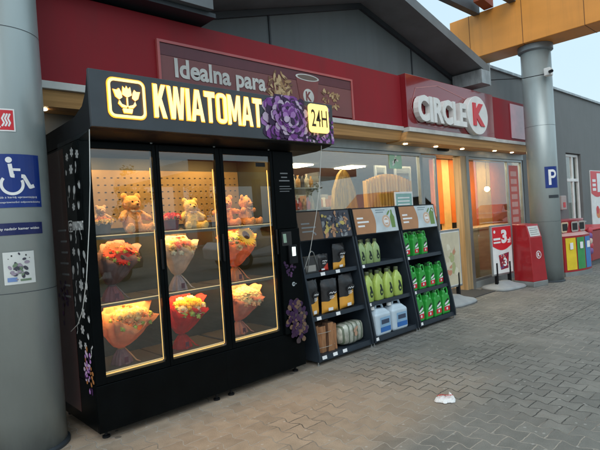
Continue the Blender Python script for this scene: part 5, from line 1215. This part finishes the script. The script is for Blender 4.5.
# litter
lt = thing('crumpled_wrapper', 'crumpled white paper wrapper with faded red print lying on the paving', 'litter', (0, 0, 0)); vs = []; fs = []; n = 18; random.seed(2)
for k in range(n+1):
    for i in range(n+1):
        u, v = i/n*2-1, k/n*2-1; rr = 1+.22*noise.noise(Vector((math.atan2(v, u)*2, 3, 0)))
        uu, vv = u*math.sqrt(1-v*v/2)*rr, v*math.sqrt(1-u*u/2)*rr
        z = .012+.03*(1-uu*uu*.9)*(1-vv*vv*.5)*.8+abs(noise.noise(Vector((u*3, v*3, 1))))*.035+(.05 if (u > .65 and v > .3) else 0)*random.uniform(.3, 1)
        vs.append((uu*.075, vv*.055, max(.003, .75*z*(1-.75*max(abs(u), abs(v))**6))))
for k in range(n):
    for i in range(n): a = k*(n+1)+i; fs.append((a, a+1, a+n+2, a+n+1))
mb = MB(); mb.add(vs, fs); mb.add([(0, 0, .0)], []); mb.build('sheet', pbr('crumpled_paper', (.78, .77, .76), .6, var=.05), lt)
mb = MB(); rg = random.Random(1)
for i in range(7): mb.flat(xf(ring(0, 0, .004, .008, n=8), -.045+.015*i, rg.uniform(-.012, .0), 1.5), (0, 0, .001), X_, Y_, .045+.002*math.sin(i), 0)
mb.build('print', redp, lt)
place(lt, (3.63, 2.27, 0), R(-48), 1.15)

# ------------------------------------------------------------------ the forecourt behind the viewer (seen only in the glass)
pc = thing('pump_canopy', 'red and white pump canopy on three pillars across the forecourt', 'canopy', (25, -24, 0))
mb = MB(); mb.box(16, 34, -30, -19, 4.9, 5.6); mb.build('roof', whitep, pc)
mb = MB(); mb.box(15.97, 34.03, -18.997, -18.96, 4.9, 5.6); mb.build('fascia', redm, pc)
for x in (18, 25, 32): mb = MB(); mb.box(x-.25, x+.25, -24.2, -23.7, 0, 4.9); mb.build('column', pillarm, pc)
for i, x in enumerate((20, 24, 29)):
    t = thing('fuel_pump', 'red and white fuel pump under the far canopy', 'fuel pump', (x, -24, 0), 'fuel pumps under the far canopy')
    mb = MB(); mb.rbox(x-.5, x+.5, -24.3, -23.8, .12, 1.9, .04); mb.build('cabinet', redm, t); mb = MB(); mb.rbox(x-.4, x+.4, -23.798, -23.77, 1.2, 1.75, .01); mb.build('display', whitep, t)
    mb = MB(); mb.box(x-.9, x+.9, -24.5, -23.6, 0, .12); mb.build('island', whitem, t); mb = MB(); mb.tube([(x+.5, -23.9, 1.5), (x+.65, -23.8, .7), (x+.6, -23.8, .5), (x+.55, -23.85, 1.1)], .02); mb.build('hose', rubber, t)
def car(label, x, y, rz, col, hz=1.):
    t = thing('parked_car', label, 'car', (0, 0, 0), 'cars on the forecourt'); out = [(-2.1, .35), (-2.15, .75), (-1.95, .95), (-1.2, 1.02), (-.55, 1.42), (.7, 1.45), (1.45, 1.05), (2.05, .9), (2.15, .6), (2.1, .35)]
    n = len(out); vs = []
    for yy, s_ in ((-.85, 1), (-.6, 0), (.6, 0), (.85, 1)): vs += [(px, yy*(1 if pz < 1.03 else .82), pz) for px, pz in out] if s_ else []
    mb = MB(); mb.add(vs, [tuple(range(n)), tuple(range(2*n-1, n-1, -1))]+[(i, i+n, (i+1) % n+n, (i+1) % n) for i in range(n)]); mb.build('body', col, t, bevel=.05)
    mb = MB()
    for s_ in (-1, 1): mb.add([(-1.05, s_*.8, 1.06), (-.5, s_*.72, 1.38), (.65, s_*.72, 1.4), (1.25, s_*.8, 1.08)], [(0, 1, 2, 3)])
    mb.add([(1.43, -.62, 1.08), (1.43, .62, 1.08), (.8, .6, 1.43), (.8, -.6, 1.43)], [(0, 1, 2, 3)]); mb.build('windows', black, t)
    for wx in (-1.35, 1.35):
        for s_ in (-1, 1):
            mb = MB(); mb.tube([(wx, s_*.7, .32), (wx, s_*.88, .32)], .32, 24); wh = mb.build('wheel', rubber, t); mb = MB(); mb.tube([(wx, s_*.86, .32), (wx, s_*.89, .32)], .19, 16); mb.build('rim', alu, wh)
    for s_ in (-.6, .6): mb = MB(); mb.box(2.02, 2.1, s_-.15, s_+.15, .68, .8); mb.build('headlight', whitep, t)
    place(t, (x, y, 0), R(rz), (1.15 if hz > 1 else 1, 1.1 if hz > 1 else 1, hz))
car('white hatchback parked across the forecourt', 11.5, -6.5, 10, pbr('car_white', (.6, .6, .6), .2, coat=1)); car('tall orange red van parked further along the forecourt', 19.5, -5.5, 5, pbr('car_orange', (.5, .09, .03), .2, coat=1), 1.8); car('red car parked at the far right of the forecourt', 31, -5, 0, pbr('car_red', (.45, .02, .02), .2, coat=1), 1.15); car('white van parked beyond the orange van', 27, -9, 12, pbr('car_white', (.6, .6, .6), .2, coat=1), 1.75); car('grey car parked at the far left of the forecourt', 5, -8, -10, pbr('car_grey', (.12, .14, .16), .2, coat=1))
leafm = pbr('tree_leaf', (.045, .085, .025), .6, var=.4, scale=2); barkm = pbr('tree_bark', (.08, .06, .045), .9)
def tree(x, y, h, seed, label):
    rg = random.Random(seed); t = thing('broadleaf_tree', label, 'tree', (x, y, 0), 'trees beyond the forecourt')
    mb = MB(); mb.tube([(x, y, 0), (x+.1, y, h*.3), (x-.1, y+.1, h*.65)], [.22, .16, .06], 8)
    for k in range(5): a = rg.uniform(0, 6.28); mb.tube([(x, y, h*(.3+.07*k)), (x+h*.22*math.cos(a), y+h*.22*math.sin(a), h*(.5+.07*k))], [.08, .03], 6)
    mb.build('trunk', barkm, t); mb = MB()
    cl = [Vector((x+rg.gauss(0, h*.14), y+rg.gauss(0, h*.14), h*.66+rg.gauss(0, h*.13))) for _ in range(16)]
    for i in range(1800):
        c = rg.choice(cl); d = Vector((rg.gauss(0, 1), rg.gauss(0, 1), rg.gauss(0, 1))).normalized()*h*.12*rg.uniform(.5, 1.1); p = c+d
        a = Vector((rg.uniform(-1, 1), rg.uniform(-1, 1), rg.uniform(-1, 1))).normalized()*.2; b = a.cross(Vector((rg.random(), rg.random(), rg.random()))).normalized()*.12
        mb.add([p-a, p+b, p+a, p-b], [(0, 1, 2, 3)])
    mb.build('crown', leafm, t)
TL = ['tall tree beyond the forecourt to the far left', 'broad tree beyond the forecourt, second from the left', 'rounded tree in the middle behind the pump canopy', 'low tree between the middle and right trees', 'tall dark tree to the right beyond the pumps', 'broad tree at the far right beyond the pumps', 'slim tree at the left end by the road']
for i, (x, y, h) in enumerate([(1.5, -17, 6.4), (6.5, -21, 6.6), (14, -38, 7), (24, -44, 7), (34, -46, 8), (46, -40, 8), (-9, -20, 7)]): tree(x, y, h, i, TL[i])
